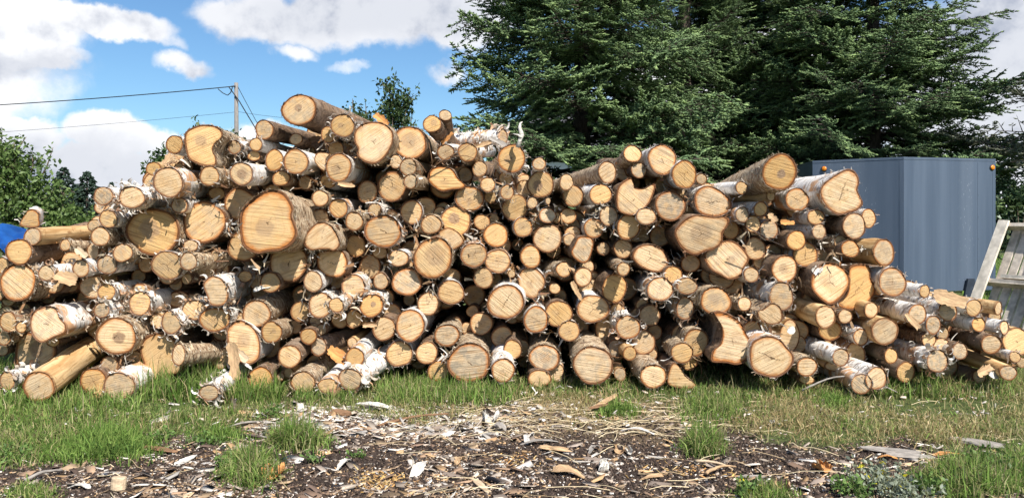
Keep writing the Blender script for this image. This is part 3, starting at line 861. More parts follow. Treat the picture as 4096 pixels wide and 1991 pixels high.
# ---- names people would use for the most striking logs, so that the others can be placed beside them
MARK = {
 'D5': ('largest log of the pile, notched right side, whitish grey heart, shaggy bark', 'the largest notched log'),
 'F1': ('big dark-barked log with brown heart lying highest on the pile', 'the highest big log'),
 'C2': ('large kidney-shaped log on the upper left shoulder against the clouds', 'the kidney-shaped upper left log'),
 'F7': ('large heart-shaped pale log in the top row near the peak', 'the heart-shaped log near the peak'),
 'I2': ('large round log with greyish centre right of the heart-shaped top log', 'the grey-centred round top log'),
 'I1': ('forked log with two sawn stubs standing up against the blue sky', 'the forked log'),
 'I14': ('large oval yellow log with ragged heart below the upright bark spike', 'the oval log under the bark spike'),
 'I10': ('red-rimmed teardrop-shaped log in the upper middle of the pile', 'the red-rimmed teardrop log'),
 'D1': ('very large oval log with off-centre dark heart at the left', 'the oval dark-hearted left log'),
 'D2': ('large round greyish log between the oval and the largest log', 'the round greyish left log'),
 'G4': ('rounded triangular log close right of the largest notched log', 'the rounded triangular log'),
 'G9': ('log with a dark knot hole directly under the largest log', 'the knot-hole log'),
 'J7': ('large egg-shaped log with grey pith at the centre of the pile', 'the egg-shaped centre log'),
 'K1': ('large pale log with branching star crack, below the pile centre', 'the star-cracked log'),
 'K8': ('big brown-faced shaggy log resting on the grass at bottom centre', 'the brown-faced bottom log'),
 'N6': ('big round saw-striped log on the grass, right of bottom centre', 'the saw-striped bottom log'),
 'L10': ('log with a deep bite missing from its top edge', 'the bitten log'),
 'P1': ('big slanting log with flared upper right lip and dark bark', 'the flared-lip log'),
 'P2': ('large striped log with grey heart below the flared-lip log', 'the striped grey-hearted log'),
 'R1': ('big golden log with brown heart, highest on the right shoulder', 'the golden upper right log'),
 'R2': ('large heart-shaped pale log in front of the blue-grey trailer', 'the heart-shaped right log'),
 'S5': ('large pale log with torn white bark at the right end', 'the torn-bark right log'),
 'S10': ('debarked log with a round rot hole in its centre', 'the rot-hole log'),
 'U1': ('big bulging pale log on the grass at lower right', 'the bulging lower right log'),
 'Q8': ('twisted flared log end with long diagonal split at lower right', 'the twisted split log'),
 'B6': ('long stripped pale log jutting out onto the grass at far left', 'the long stripped log'),
 'B3': ('large pale log with long silver-white bark at lower left', 'the silver-barked lower left log'),
 'A10': ('big round saw-striped log at the left edge of the picture', 'the big left-edge log'),
 'E6': ('large shaded crotch-shaped log end behind tall grass at lower left', 'the crotch-shaped log'),
 'U3': ('long silver-white birch log sticking out at lower right', 'the long silver log'),
 'W12': ('grey-faced log with flaking bark above the grass at right', 'the grey-faced right log'),
 'W8': ('broad pale log cut by the right edge of the picture', 'the right-edge log'),
 'H18': ('log on the grass with white bark hanging from it in tatters', 'the tattered white log'),
 'D7': ('round log with many fine radial cracks below the oval left log', 'the radial-cracked left log'),
 'N3': ('large pale log with dark pith cracks right of star-cracked log', 'the pith-cracked log'),
 'Q1': ('large round golden-yellow log above the twisted split log', 'the golden lower log'),
 'O2': ('large log with mouldy speckled face on top of the right half', 'the speckled top log'),
 'G7': ('large white-rimmed log with a crusty white patch on its face', 'the crusty-patched log'),
 'C4': ('large pale white-barked log on the left shoulder below kidney-shaped log', 'the pale left shoulder log'),
 'B7': ('large log with wide grey heart above the grass at lower left', 'the grey-hearted lower left log'),
 'S7': ('round white-barked log at the right end below the trailer', 'the round right-end log'),
 'F11': ('log with long bright white bark in the upper left of middle', 'the bright white-barked upper log'),
}


def make_labels():
    lab, used = {}, set()
    for k, (l, _) in MARK.items():
        lab[k] = l
        used.add(l)
    rest = [k for k in LOGS if k not in MARK]
    rest.sort(key=lambda k: -LOGS[k]['rx'] * LOGS[k]['ry'])
    bw = {'white': 'white-barked', 'shaggy': 'shaggy-barked', 'dark': 'dark-barked', 'bare': 'barkless'}
    for k in rest:
        L = LOGS[k]
        r = (L['rx'] * L['ry']) ** 0.5
        size = 'tiny' if r < 21 else 'small' if r < 33 else 'medium' if r < 45 else 'large'
        deep = ' shaded' if L['t'] >= 2 else ''
        cand = []
        for m, (_, ref) in MARK.items():
            Q = LOGS[m]
            dx, dy = L['x'] - Q['x'], L['y'] - Q['y']
            gx_, gy_ = dx / (Q['rx'] + L['rx']), dy / (Q['ry'] + L['ry'])
            d = math.hypot(gx_, gy_)
            a = math.degrees(math.atan2(-dy, dx)) % 360
            word = ['right of', 'above right of', 'above', 'above left of', 'left of', 'below left of', 'below', 'below right of'][int((a + 22.5) // 45) % 8]
            step = 'touching, ' if d < 1.12 else 'close ' if d < 1.7 else 'a little way ' if d < 2.6 else 'further '
            if step == 'touching, ':
                step = 'just '
            cand.append((d, f"{size}{deep} {bw[L['bark']]} log {step}{word} {ref}"))
        cand.sort()
        for d, l in cand[:8]:
            if l not in used:
                break
        else:
            for d, l in cand:
                l = l.replace(' log ', ' sawn log ', 1)
                if l not in used:
                    break
        used.add(l)
        lab[k] = l
    return lab


LAB = make_labels()
log_frames = {}


def front_plane(x, y):
    """distance of the pile's uneven front: it leans back a little and bends towards the viewer at both ends"""
    return np.interp(x, [0, 800, 1300, 1700, 2200, 2800, 3300, 3600, 4096], [5.15, 5.2, 5.3, 5.5, 5.55, 5.45, 5.35, 5.35, 5.3]) + 0.38 * (1555 - y) / 1175


def front_depth(L):
    D = front_plane(L['x'], L['y']) + L['t'] * (0.06 if L['t'] > 0 else 0.1)
    return min(D, CAMH * FPX / (L['y'] + L['ry'] - HZ + 6)) if L['y'] + L['ry'] > HZ + 200 else D


for num, (i, L) in enumerate(LOGS.items()):
    seed = 100 + num * 13
    r = np.random.default_rng(seed)
    D = front_depth(L)
    if abs(L['t']) < 1.5 and L['y'] + L['ry'] < 1470:
        D += r.uniform(-0.07, 0.06)
    s = D / FPX
    n = 44 if L['rx'] > 45 else 32
    if L['poly'] is not None:
        o = smooth_closed(L['poly'], n)
    else:
        th = np.linspace(0, 2 * math.pi, n, endpoint=False)
        wob = 1 + 0.028 * np.sin(2 * th + r.uniform(0, 6)) + 0.022 * np.sin(3 * th + r.uniform(0, 6)) + 0.014 * np.sin(5 * th + r.uniform(0, 6)) + r.normal(0, 0.006, n)
        o = np.stack([np.cos(th) * L['rx'], np.sin(th) * L['ry']], 1) * wob[:, None]
    o = o * s * (1.05 if L['poly'] is not None else 1.035)
    o[:, 1] *= -1
    if L['poly'] is not None:                       # keep the same winding as the ellipses
        q = np.roll(o, -1, 0)
        if (o[:, 0] * q[:, 1] - q[:, 0] * o[:, 1]).sum() > 0:
            o = o[::-1]
    else:
        pass
    yaw, pitch = YAWS.get(i, (0, 0))
    if i not in YAWS:
        yaw, pitch = r.normal(0, 2.0), r.normal(0, 1.5)
        if L['y'] > 1380:
            pitch = abs(pitch)
    P = at(L['x'], L['y'], D)
    e = empty('log', P, (math.radians(pitch), 0, math.radians(-yaw)))
    tag(e, LAB[i], 'log', 'logs stacked in the pile')
    length = r.uniform(2.15, 2.45)
    if i == 'I1':
        length = 0.9
    if i == 'A8':
        length = 0.16
    if i in ('W4', 'W7', 'W3'):
        length = 0.8
    if i in ('E10', 'B16', 'W19', 'Q12', 'J6'):
        length = 0.55 if i != 'E10' else 0.8
    V, F, UV, RIM, tilt, rings = log_shape(o, length, seed, L['bark'])
    obj('bark', mesh('bark', V, F, True, UV, {'rim_edge': RIM}), M_BARK[L['bark']], e)
    V, F, UV, RAD = face_shape(o, tilt, seed)
    f = obj('cut_end', mesh('cut_end', V, F, True, UV, {'rad': RAD}), M_CUT, e)
    fl = L['fl']
    f['tone'] = float(np.clip(0.9 if 'P' in fl else 0.0 if 'Y' in fl else r.uniform(0.0, 0.85), 0, 1))
    f['heart'] = 1.0 if 'H' in fl else 0.75 if 'H2' in fl else 0.55 if ('H1' in fl or 'H3' in fl) else float(r.choice([0.0, 0.0, 0.0, 0.12, 0.3]))
    f['grey'] = 0.95 if 'G' in fl or 'B' in fl else 0.45 if ('G1' in fl or 'G2' in fl) else float(r.choice([0, 0, 0.1, 0.3, 0.55]))
    f['crack'] = 0.85 if 'C' in fl else float(r.uniform(0.0, 0.36))
    f['rim'] = 1.0 if 'R' in fl else 0.8 if 'Y' in fl else float(r.uniform(0, 0.9))
    # shreds of bark
    pal = {'white': WHITES, 'shaggy': GOLDS, 'dark': DARKS, 'bare': BARES}[L['bark']]
    area = L['rx'] / 45
    nf = int({'white': 80, 'shaggy': 330, 'dark': 150, 'bare': 30}[L['bark']] * min(area, 2.2)) + (70 if 'p' in fl else 0)
    size = {'white': 0.035, 'shaggy': 0.024, 'dark': 0.018, 'bare': 0.016}[L['bark']]
    V, F, Cc = flakes(rings, length * 0.8, nf, size, pal, seed, 'p' in fl)
    pb = obj('bark_shreds', mesh('bark_shreds', V, F, False, colors=Cc), M_PEEL, e)
    pb['kind'] = 'stuff'
    log_frames[i] = (e, D, o)

# the second sawn stub of the forked log
e, D, o = log_frames['I1']
st = LOGS['I1']
q = (np.array([1500 + 770 / SC, 350 + 255 / SC]) - np.array([st['x'], st['y']])) * D / FPX
th = np.linspace(0, 2 * math.pi, 32, endpoint=False)
o2 = np.stack([np.cos(th) * 78, -np.sin(th) * 62], 1) / SC * D / FPX
a = math.radians(-25)
o2 = o2 @ np.array([[math.cos(a), math.sin(a)], [-math.sin(a), math.cos(a)]])
V, F, UV, RIM, tilt, rings = log_shape(o2, 0.75, 991, 'dark')
sh = np.array([q[0], 0.06, -q[1]])
V = V + sh
V[:, 0] -= V[:, 1].clip(0) * 0.15
V[:, 2] -= V[:, 1].clip(0) * 0.30
br = obj('branch', mesh('branch', V, F, True, UV, {'rim_edge': RIM}), M_BARK['dark'], e)
V, F, UV, RAD = face_shape(o2, tilt, 5)
V = V + sh
V[:, 0] -= V[:, 1].clip(0) * 0.15
V[:, 2] -= V[:, 1].clip(0) * 0.30
cf = obj('branch_end', mesh('branch_end', V, F, True, UV, {'rad': RAD}), M_CUT, br)
for k, v in (('tone', 0.8), ('heart', 0.3), ('grey', 0.2), ('crack', 0.1), ('rim', 0.1)):
    cf[k] = v

# the white birch log lying crosswise on top, below the forked log
r = np.random.default_rng(55)
D = 6.35
th = np.linspace(0, 2 * math.pi, 36, endpoint=False)
o = np.stack([np.cos(th), -np.sin(th)], 1) * 88 / SC * D / FPX
P = at(1500 + 1425 / SC, 350 + 545 / SC, D)
e = empty('log', P, (math.radians(-2), 0, math.radians(62)))
tag(e, 'white flaking birch log lying crosswise on top, end turned right', 'log', 'logs stacked in the pile')
V, F, UV, RIM, tilt, rings = log_shape(o, 1.25, 777, 'white')
obj('bark', mesh('bark', V, F, True, UV, {'rim_edge': RIM}), M_BARK['white'], e)
V, F, UV, RAD = face_shape(o, tilt, 777)
f = obj('cut_end', mesh('cut_end', V, F, True, UV, {'rad': RAD}), M_CUT, e)
for k, v in (('tone', 0.5), ('heart', 0.3), ('grey', 0.5), ('crack', 0.3), ('rim', 0.5)):
    f[k] = v
V, F, Cc = flakes(rings, 1.1, 170, 0.035, WHITES, 778, True)
obj('bark_shreds', mesh('bark_shreds', V, F, False, colors=Cc), M_PEEL, e)['kind'] = 'stuff'

# ---- logs deeper inside the pile, seen only as dim shapes in the gaps: one mass
r = np.random.default_rng(321)
cols = np.array([[l['x'], l['y'], l['rx'], l['ry'], front_depth(l)] for l in LOGS.values()])
Vs, Fs, UVs, RIMs, nb = [], [], [], [], 0
Vf, Ff, UVf, RADf, nf_ = [], [], [], [], 0
cnt = 0
for tries in range(9000):
    if cnt >= 700:
        break
    x, y = r.uniform(20, 4080), r.uniform(480, 1520)
    rad = r.uniform(24, 52)
    above = (np.abs(cols[:, 0] - x) < cols[:, 2] * 0.9 + 10) & (cols[:, 1] < y - rad * 0.6)
    side = (cols[:, 0] < x - 40).any() and (cols[:, 0] > x + 40).any()
    if above.sum() < 1 or not side:
        continue
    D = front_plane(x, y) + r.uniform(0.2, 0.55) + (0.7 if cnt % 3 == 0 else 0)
    if CAMH - (y + rad - HZ) / FPX * D < 0.02:
        continue
    s = D / FPX
    th = np.linspace(0, 2 * math.pi, 18, endpoint=False)
    o = np.stack([np.cos(th), -np.sin(th)], 1) * rad * s * (1 + 0.04 * np.sin(3 * th + x))[:, None]
    V, F, UV, RIM, tilt, _ = log_shape(o, 1.5 if 700 < x < 3150 else 0.6, int(x + y), 'dark')
    P = at(x, y, D)
    yw, pt = r.normal(0, 0.10), r.normal(0, 0.07)
    V[:, 0] += V[:, 1] * yw
    V[:, 2] += V[:, 1] * pt
    Vs.append(V + P)
    Fs += [[q_ + nb for q_ in f_] for f_ in F]
    UVs.append(UV)
    RIMs.append(RIM)
    nb += len(V)
    V, F, UV, RAD = face_shape(o, tilt, 3)
    Vf.append(V + P)
    Ff += [[q_ + nf_ for q_ in f_] for f_ in F]
    UVf.append(UV + r.uniform(-9, 9, 2) * 0)
    RADf.append(RAD)
    nf_ += len(V)
    cnt += 1
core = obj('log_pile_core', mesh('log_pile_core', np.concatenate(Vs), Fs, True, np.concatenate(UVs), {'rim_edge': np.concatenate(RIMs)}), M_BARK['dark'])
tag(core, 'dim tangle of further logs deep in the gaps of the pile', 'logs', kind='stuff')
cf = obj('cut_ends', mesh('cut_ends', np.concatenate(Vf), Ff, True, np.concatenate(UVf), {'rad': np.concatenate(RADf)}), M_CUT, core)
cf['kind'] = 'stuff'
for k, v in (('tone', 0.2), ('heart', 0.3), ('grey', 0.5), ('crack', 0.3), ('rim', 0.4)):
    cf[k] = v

# ------------------------------------------------------------------ spruces
M_TRUNK = simple('spruce_trunk', (0.075, 0.06, 0.05), 0.95, 0.45, 14, 0.8, (3, 3, 0.6))
M_WOODY = simple('woody_stem', (0.12, 0.095, 0.07), 0.9, 0.35, 20, 0.4)


def spindles(P0, P1, R, seed, k=4):
    """needle-clad twigs as narrow double cones"""
    P0, P1, R = np.asarray(P0), np.asarray(P1), np.asarray(R)
    n = len(P0)
    ax = P1 - P0
    ln = np.linalg.norm(ax, axis=1)[:, None] + 1e-9
    t = ax / ln
    rr = np.random.default_rng(seed)
    rv = rr.normal(0, 1, (n, 3))
    a = np.cross(t, rv)
    a /= np.linalg.norm(a, axis=1)[:, None] + 1e-9
    b = np.cross(t, a)
    mid = P0 + ax * 0.42
    vs = [P0]
    for j in range(k):
        w = 2 * math.pi * j / k
        vs.append(mid + R[:, None] * (math.cos(w) * a + math.sin(w) * b) * (0.75 + 0.5 * rr.random((n, 1))) + ax * rr.uniform(-0.2, 0.2, (n, 1)))
    vs.append(P1)
    V = np.stack(vs, 1)
    base = (np.arange(n) * (k + 2))[:, None]
    F = []
    for j in range(k):
        F.append(np.concatenate([base, base + 1 + (j + 1) % k, base + 1 + j], 1))
        F.append(np.concatenate([base + k + 1, base + 1 + j, base + 1 + (j + 1) % k], 1))
    return V.reshape(-1, 3), np.concatenate(F), k + 2


def bough_mesh(seed, L=2.4, dead=0.0, lichen=False):
    r = np.random.default_rng(seed)
    P0, P1, R, S = [], [], [], []
    sticks = MB()
    t = np.linspace(0, 1, 9)
    dr, up = r.uniform(0.05, 0.22), r.uniform(0.1, 0.25)
    sway = r.normal(0, 0.08)
    def main(u):
        return np.array([u * L, sway * u * u * L, (-dr * u + up * u ** 3) * L * 0.6])
    mp = np.array([main(u) for u in t])
    sticks.tube(mp, np.linspace(0.024, 0.004, 9), 4, False)
    u = 0.10
    sgn = 1
    while u < 0.99:
        p = main(u)
        l2 = (0.50 * (1 - u) ** 0.8 + 0.12) * L * r.uniform(0.6, 1.1) * min(1, 0.5 + u * 2)
        ang = math.radians(r.uniform(42, 68)) * sgn
        d = np.array([math.cos(ang), math.sin(ang), r.normal(-0.08, 0.16)])
        d /= np.linalg.norm(d)
        sag = r.uniform(0.02, 0.22)
        q = [p + d * l2 * v + np.array([0, 0, -sag * v * v * l2 + 0.10 * v ** 3 * l2]) for v in (0, 0.35, 0.7, 1.0)]
        sticks.tube(q, np.linspace(0.010, 0.002, 4), 3, False)
        bare = r.random() < dead
        v = 0.12 + 0.25 * max(0, 0.4 - u) * 2
        s2 = 1
        while v < 1.0:
            if bare and r.random() < 0.85:
                v += 0.07
                continue
            pp = p + d * l2 * v + np.array([0, 0, -sag * v * v * l2 + 0.10 * v ** 3 * l2])
            tl = (0.045 + 0.20 * (1 - v) * min(1, l2)) * r.uniform(0.65, 1.3)
            a2 = ang + s2 * math.radians(r.uniform(35, 65))
            dd = np.array([math.cos(a2), math.sin(a2), r.normal(0.05, 0.30)])
            dd /= np.linalg.norm(dd)
            # a twig carries a few shoots
            P0.append(pp); P1.append(pp + dd * tl); R.append(r.uniform(0.010, 0.016)); S.append(v)
            if tl > 0.09:
                for sg in (-1, 1):
                    if r.random() < 0.75:
                        a3 = a2 + sg * math.radians(r.uniform(30, 55))
                        d3 = np.array([math.cos(a3), math.sin(a3), r.normal(0.05, 0.35)])
                        b0 = pp + dd * tl * r.uniform(0.3, 0.65)
                        P0.append(b0); P1.append(b0 + d3 * tl * r.uniform(0.4, 0.65)); R.append(r.uniform(0.008, 0.014)); S.append(v)
            s2 = -s2
            v += r.uniform(0.015, 0.032) / max(l2, 0.25)
        if not bare:
            P0.append(q[-2]); P1.append(q[-1] + d * 0.05); R.append(0.018); S.append(1.0)
            P0.append(q[1]); P1.append(q[2]); R.append(0.016); S.append(0.5)
        sgn = -sgn
        u += r.uniform(0.020, 0.042)
    if P0:
        V, F, k = spindles(P0, P1, R, seed + 1)
        nn = len(P0)
        base = np.array([0.105, 0.168, 0.078]) if not lichen else np.array([0.13, 0.145, 0.10])
        tipc = np.array([0.27, 0.37, 0.145]) if not lichen else np.array([0.22, 0.235, 0.17])
        m = (np.array(S) ** 2)[:, None] * r.uniform(0.2, 1.0, (nn, 1))
        Cn = (base * (1 - m) + tipc * m) * r.uniform(0.7, 1.3, (nn, 1))
        Cv = np.repeat(Cn, k, 0)
        Cv[k - 1::k] *= 1.35
    else:
        V, F, Cv = np.zeros((0, 3)), np.zeros((0, 3), int), np.zeros((0, 3))
    sv = np.concatenate(sticks.V)
    sf = np.array([f for f in sticks.F], int)
    Cs = np.tile(np.array([0.13, 0.11, 0.09]) if (dead or lichen) else np.array([0.085, 0.07, 0.055]), (len(sv), 1))
    me = mesh('bough', np.concatenate([V, sv]), [F, sf + len(V)], False, colors=np.concatenate([Cv, Cs]))
    me.materials.append(M_NEEDLE)
    return me


BOUGHS = [bough_mesh(900 + k) for k in range(6)]
SPARSE = [bough_mesh(950 + k, dead=0.6) for k in range(3)]
LICHEN = [bough_mesh(970 + k, dead=0.45, lichen=True) for k in range(2)]


def spruce(px, D, H, Rmax, label, seed, step=0.30, per=6, kinds=BOUGHS, z0=0.5, sparse_to=0.0, lean=0.0, az_lim=None, group='tall spruces behind the log pile'):
    r = np.random.default_rng(seed)
    X = (px - PW / 2) / FPX * D
    e = empty('spruce_tree', (X, D, 0))
    tag(e, label, 'tree', group)
    tr = MB()
    zs = np.linspace(-0.1, H, 12)
    tr.tube([(r.normal(0, 0.015) + lean * z, r.normal(0, 0.015), z) for z in zs], np.linspace(0.17, 0.015, 12) * (H / 12), 9)
    tr.build('trunk', M_TRUNK, e, True)
    z = z0
    k = 0
    while z < H - 0.3:
        hi = z > 6.5
        rad = Rmax * (1 - z / H) ** 0.75 * (0.75 + 0.25 * min(1, z / 1.5))
        for j in range(per if not hi else max(4, per - 2)):
            az = 2 * math.pi * (j + r.uniform(-0.4, 0.4)) / per + k * 2.4
            if az_lim and not (az_lim[0] < (az % (2 * math.pi)) < az_lim[1]):
                continue
            pool = SPARSE if (z < sparse_to and r.random() < 0.7 and kinds is BOUGHS) else kinds
            b = bpy.data.objects.new('bough', pool[r.integers(len(pool))])
            link(b, e)
            sc_ = rad / 2.4 * r.uniform(0.7, 1.12)
            b.location = (lean * z, 0, z + r.uniform(-0.12, 0.12))
            b.scale = (sc_, sc_ * r.uniform(0.85, 1.15), max(sc_, 0.5) * r.uniform(0.8, 1.2))
            b.rotation_euler = (r.normal(0, 0.25), math.radians(r.uniform(-8, 14) - 22 * (z / H)), az)
        z += step * (1.7 if hi else 1.0) * r.uniform(0.8, 1.2)
        k += 1
    return e


spruce(2330, 13.0, 13.5, 3.0, 'broad dense dark spruce, leftmost of the tall ones, beside open sky', 41, per=7, step=0.29)
spruce(2737, 15.5, 13.5, 2.4, 'slim spruce with bare lower trunk right of the broad left spruce', 42, per=6, step=0.33, sparse_to=3.0)
spruce(2905, 17.0, 13.0, 2.5, 'thin straggly spruce half hidden between two denser trunks', 43, per=6, step=0.36, sparse_to=3.5)
spruce(3131, 16.5, 14.0, 2.5, 'twiggy brownish spruce left of the trailer, sky showing through', 44, per=6, step=0.34, sparse_to=4.0)
spruce(3215, 14.8, 12.5, 1.9, 'spruce with a bare grey trunk just left of trailer corner', 45, per=5, step=0.38, sparse_to=2.4)
spruce(3490, 14.2, 13.0, 2.9, 'broad dense spruce towering right behind the blue-grey trailer', 46, per=7, step=0.29, z0=1.0)
spruce(4560, 11.5, 9.0, 3.0, 'grey lichen-covered tree reaching in from the right edge', 47, per=6, step=0.62, kinds=LICHEN, z0=2.15, group='trees at the right edge')


# ------------------------------------------------------------------ small far spruces on the left and right
def far_spruce(px, py_top, D, w, label, seed, base=(0.028, 0.05, 0.034)):
    r = np.random.default_rng(seed)
    H = CAMH - (py_top - HZ) / FPX * D
    X = (px - PW / 2) / FPX * D
    e = empty('far_spruce', (X, D, 0))
    tag(e, label, 'tree', 'far spruces')
    t = MB()
    t.tube([(0, 0, -0.1), (0, 0, H * 0.97)], [0.12, 0.02], 6)
    t.build('trunk', M_TRUNK, e)
    P0, P1, R = [], [], []
    for k in range(900):
        u = r.random() ** 0.75
        z = H * (0.12 + 0.86 * (1 - u)) if False else H * (1 - 0.9 * u)
        rad = w * u ** 0.85 * (0.8 + 0.35 * math.sin(z * 9) ** 2)
        a = r.uniform(0, 6.283)
        s = r.uniform(0.25, 1.0)
        p = np.array([math.cos(a) * rad * s, math.sin(a) * rad * s, z])
        d = np.array([math.cos(a), math.sin(a), r.normal(-0.25, 0.3)])
        P0.append(p); P1.append(p + d * 0.32 * (0.4 + 0.6 * u) * w); R.append(0.05 * w)
    P0.append((0, 0, H * 0.93)); P1.append((0, 0, H)); R.append(0.04)
    V, F, k = spindles(P0, P1, R, seed)
    Cn = np.array(base) * r.uniform(0.6, 1.5, (len(P0), 1))
    obj('crown', mesh('crown', V, [F], False, colors=np.repeat(Cn, k, 0)), M_NEEDLE, e)


far_spruce(255, 668, 34, 1.25, 'far spruce nearest to the leafy bush at left', 61)
far_spruce(348, 686, 34, 1.3, 'far spruce just left of the pile shoulder', 62)
far_spruce(300, 735, 37, 1.1, 'lower far spruce between the two taller ones at left', 63)
far_spruce(446, 728, 44, 1.0, 'tiny spruce tip peeping over the left end of pile', 64)
far_spruce(4015, 690, 30, 1.4, 'dark conifer showing just right of the trailer', 65, (0.03, 0.055, 0.03))


# ------------------------------------------------------------------ leafy bushes and saplings
def leafy(name, D, base_px, blobs, n, leaf, label, seed, cat='bush', lo=(0.075, 0.13, 0.035), hi=(0.19, 0.27, 0.085), twigs=(), dmax=0.7, group=None):
    """blobs: (px, py, radius px) clusters of leaves; twigs: polylines in px carrying leaves"""
    r = np.random.default_rng(seed)
    bx = (base_px - PW / 2) / FPX * D
    e = empty(name, (bx, D, 0))
    tag(e, label, cat, group)
    st = MB()
    cen, nor = [], []
    wt = np.array([b[2] ** 2 for b in blobs], float) if blobs else np.array([])
    for q in range(len(blobs)):
        px, py, rp = blobs[q]
        c = at(px, py, D) - np.array([bx, D, 0])
        R = rp / FPX * D
        st.tube([(0, 0, -0.05), (c[0] * 0.25, 0.0, c[2] * 0.4), (c[0], r.normal(0, 0.1), c[2])], [0.035, 0.022, 0.006], 6)
        m = int(n * wt[q] / wt.sum())
        # leaf clumps on short shoots
        ns = max(3, m // 16)
        d = r.normal(0, 1, (ns, 3))
        d /= np.linalg.norm(d, axis=1)[:, None]
        rad = R * r.random((ns, 1)) ** 0.45
        s0 = c + d * rad * np.array([1, dmax, 1])
        sd = d * 0.6 + r.normal(0, 0.4, (ns, 3)) + np.array([0, 0, 0.5])
        sd /= np.linalg.norm(sd, axis=1)[:, None]
        for i_ in range(ns):
            for g in range(16):
                cen.append(s0[i_] + sd[i_] * (g / 16 - 0.3) * 0.30 + r.normal(0, 0.022, 3))
                nor.append(sd[i_])
            if i_ % 3 == 0:
                st.tube([c * 0.3 + s0[i_] * 0.7, s0[i_], s0[i_] + sd[i_] * 0.2], [0.008, 0.005, 0.002], 3, False)
    for tw in twigs:
        pts = np.array([at(x, y, D) - np.array([bx, D, 0]) for x, y in tw])
        st.tube(pts, np.linspace(0.016, 0.004, len(pts)), 5)
        for a_, b_ in zip(pts[:-1], pts[1:]):
            m = int(np.linalg.norm(b_ - a_) / 0.012)
            for g in range(m):
                cen.append(a_ + (b_ - a_) * g / max(m, 1) + r.normal(0, 0.055, 3))
                nor.append(b_ - a_)
    cen = np.array(cen)
    n = len(cen)
    a = r.normal(0, 1, (n, 3)) + np.array([0, -0.2, -0.5])
    a /= np.linalg.norm(a, axis=1)[:, None]
    b = np.cross(a, r.normal(0, 1, (n, 3)))
    b /= np.linalg.norm(b, axis=1)[:, None]
    up = np.cross(a, b)
    l = leaf * r.uniform(0.7, 1.3, (n, 1))
    V = np.stack([cen, cen + a * l * 0.5 + b * l * 0.27 + up * l * 0.06, cen + a * l, cen + a * l * 0.5 - b * l * 0.27 + up * l * 0.06], 1)
    base = (np.arange(n) * 4)[:, None]
    F = np.concatenate([np.concatenate([base, base + 1, base + 2], 1), np.concatenate([base, base + 2, base + 3], 1)])
    m = r.random((n, 1)) ** 1.5
    Cn = (np.array(lo) * (1 - m) + np.array(hi) * m) * r.uniform(0.8, 1.2, (n, 1))
    obj('crown', mesh('crown', V.reshape(-1, 3), [F], False, colors=np.repeat(Cn, 4, 0)), M_LEAF, e)
    st.build('stems', M_WOODY, e, True)
    return e


leafy('leafy_bush', 10.5, 60, [(-260, 640, 150), (-120, 660, 150), (-30, 690, 130), (60, 700, 110), (90, 790, 110), (170, 800, 90), (230, 870, 85), (300, 900, 60), (20, 880, 140), (140, 920, 110), (-150, 880, 160), (270, 950, 80)],
      14500, 0.075, 'big leafy green bush at the left behind the blue tarp', 71,
      twigs=[[(40, 640), (75, 590), (105, 548)], [(10, 640), (25, 600), (38, 562)], [(150, 740), (190, 660), (212, 590)], [(120, 720), (132, 660), (128, 610)], [(60, 650), (50, 600), (60, 570)], [(230, 800), (270, 760), (300, 770)]])
leafy('leafy_bush', 11.0, 720, [(668, 640, 36), (710, 680, 60), (628, 690, 28), (770, 640, 50), (850, 610, 50), (920, 600, 45), (772, 528, 16), (905, 552, 22)], 3200, 0.07,
      'dark green bush peeping out behind the upper left logs', 72, lo=(0.03, 0.065, 0.015), hi=(0.10, 0.16, 0.05))
leafy('leafy_sapling', 12.0, 1560, [(1575, 470, 42), (1545, 520, 36), (1590, 410, 34), (1560, 350, 26), (1628, 400, 24), (1545, 430, 22), (1640, 440, 20), (1610, 520, 34)], 1500, 0.07,
      'young broadleaf tree standing up behind the peak of the pile', 73, 'tree', lo=(0.03, 0.06, 0.02), hi=(0.10, 0.15, 0.055),
      twigs=[[(1575, 560), (1570, 460), (1572, 380), (1578, 300)], [(1572, 480), (1610, 430), (1640, 372), (1650, 380)], [(1570, 440), (1540, 400), (1530, 330)], [(1575, 400), (1545, 350), (1555, 310)], [(1574, 520), (1612, 490), (1618, 460)]])
leafy('leafy_sapling', 12.5, 1430, [(1420, 470, 24), (1465, 480, 30), (1490, 500, 26), (1440, 520, 40)], 650, 0.07,
      'low sapling top left of the young broadleaf tree behind the pile', 74, 'tree', lo=(0.03, 0.06, 0.02), hi=(0.10, 0.15, 0.055), twigs=[[(1415, 520), (1412, 450), (1410, 395)], [(1470, 520), (1465, 460), (1462, 410)]])
leafy('leafy_bush', 26.0, 4080, [(4060, 800, 45), (4110, 770, 60), (4030, 830, 40), (4180, 800, 70), (4260, 780, 70)], 2600, 0.16,
      'green shrub on the lawn beyond the right edge of trailer', 75, lo=(0.04, 0.075, 0.03), hi=(0.12, 0.17, 0.06))
leafy('leafy_bush', 38.0, 3990, [(4010, 850, 25), (3960, 845, 30), (4080, 850, 25), (4150, 845, 30)], 900, 0.2,
      'low distant hedge bush behind the lawn at right', 76, lo=(0.03, 0.055, 0.02), hi=(0.09, 0.13, 0.04))

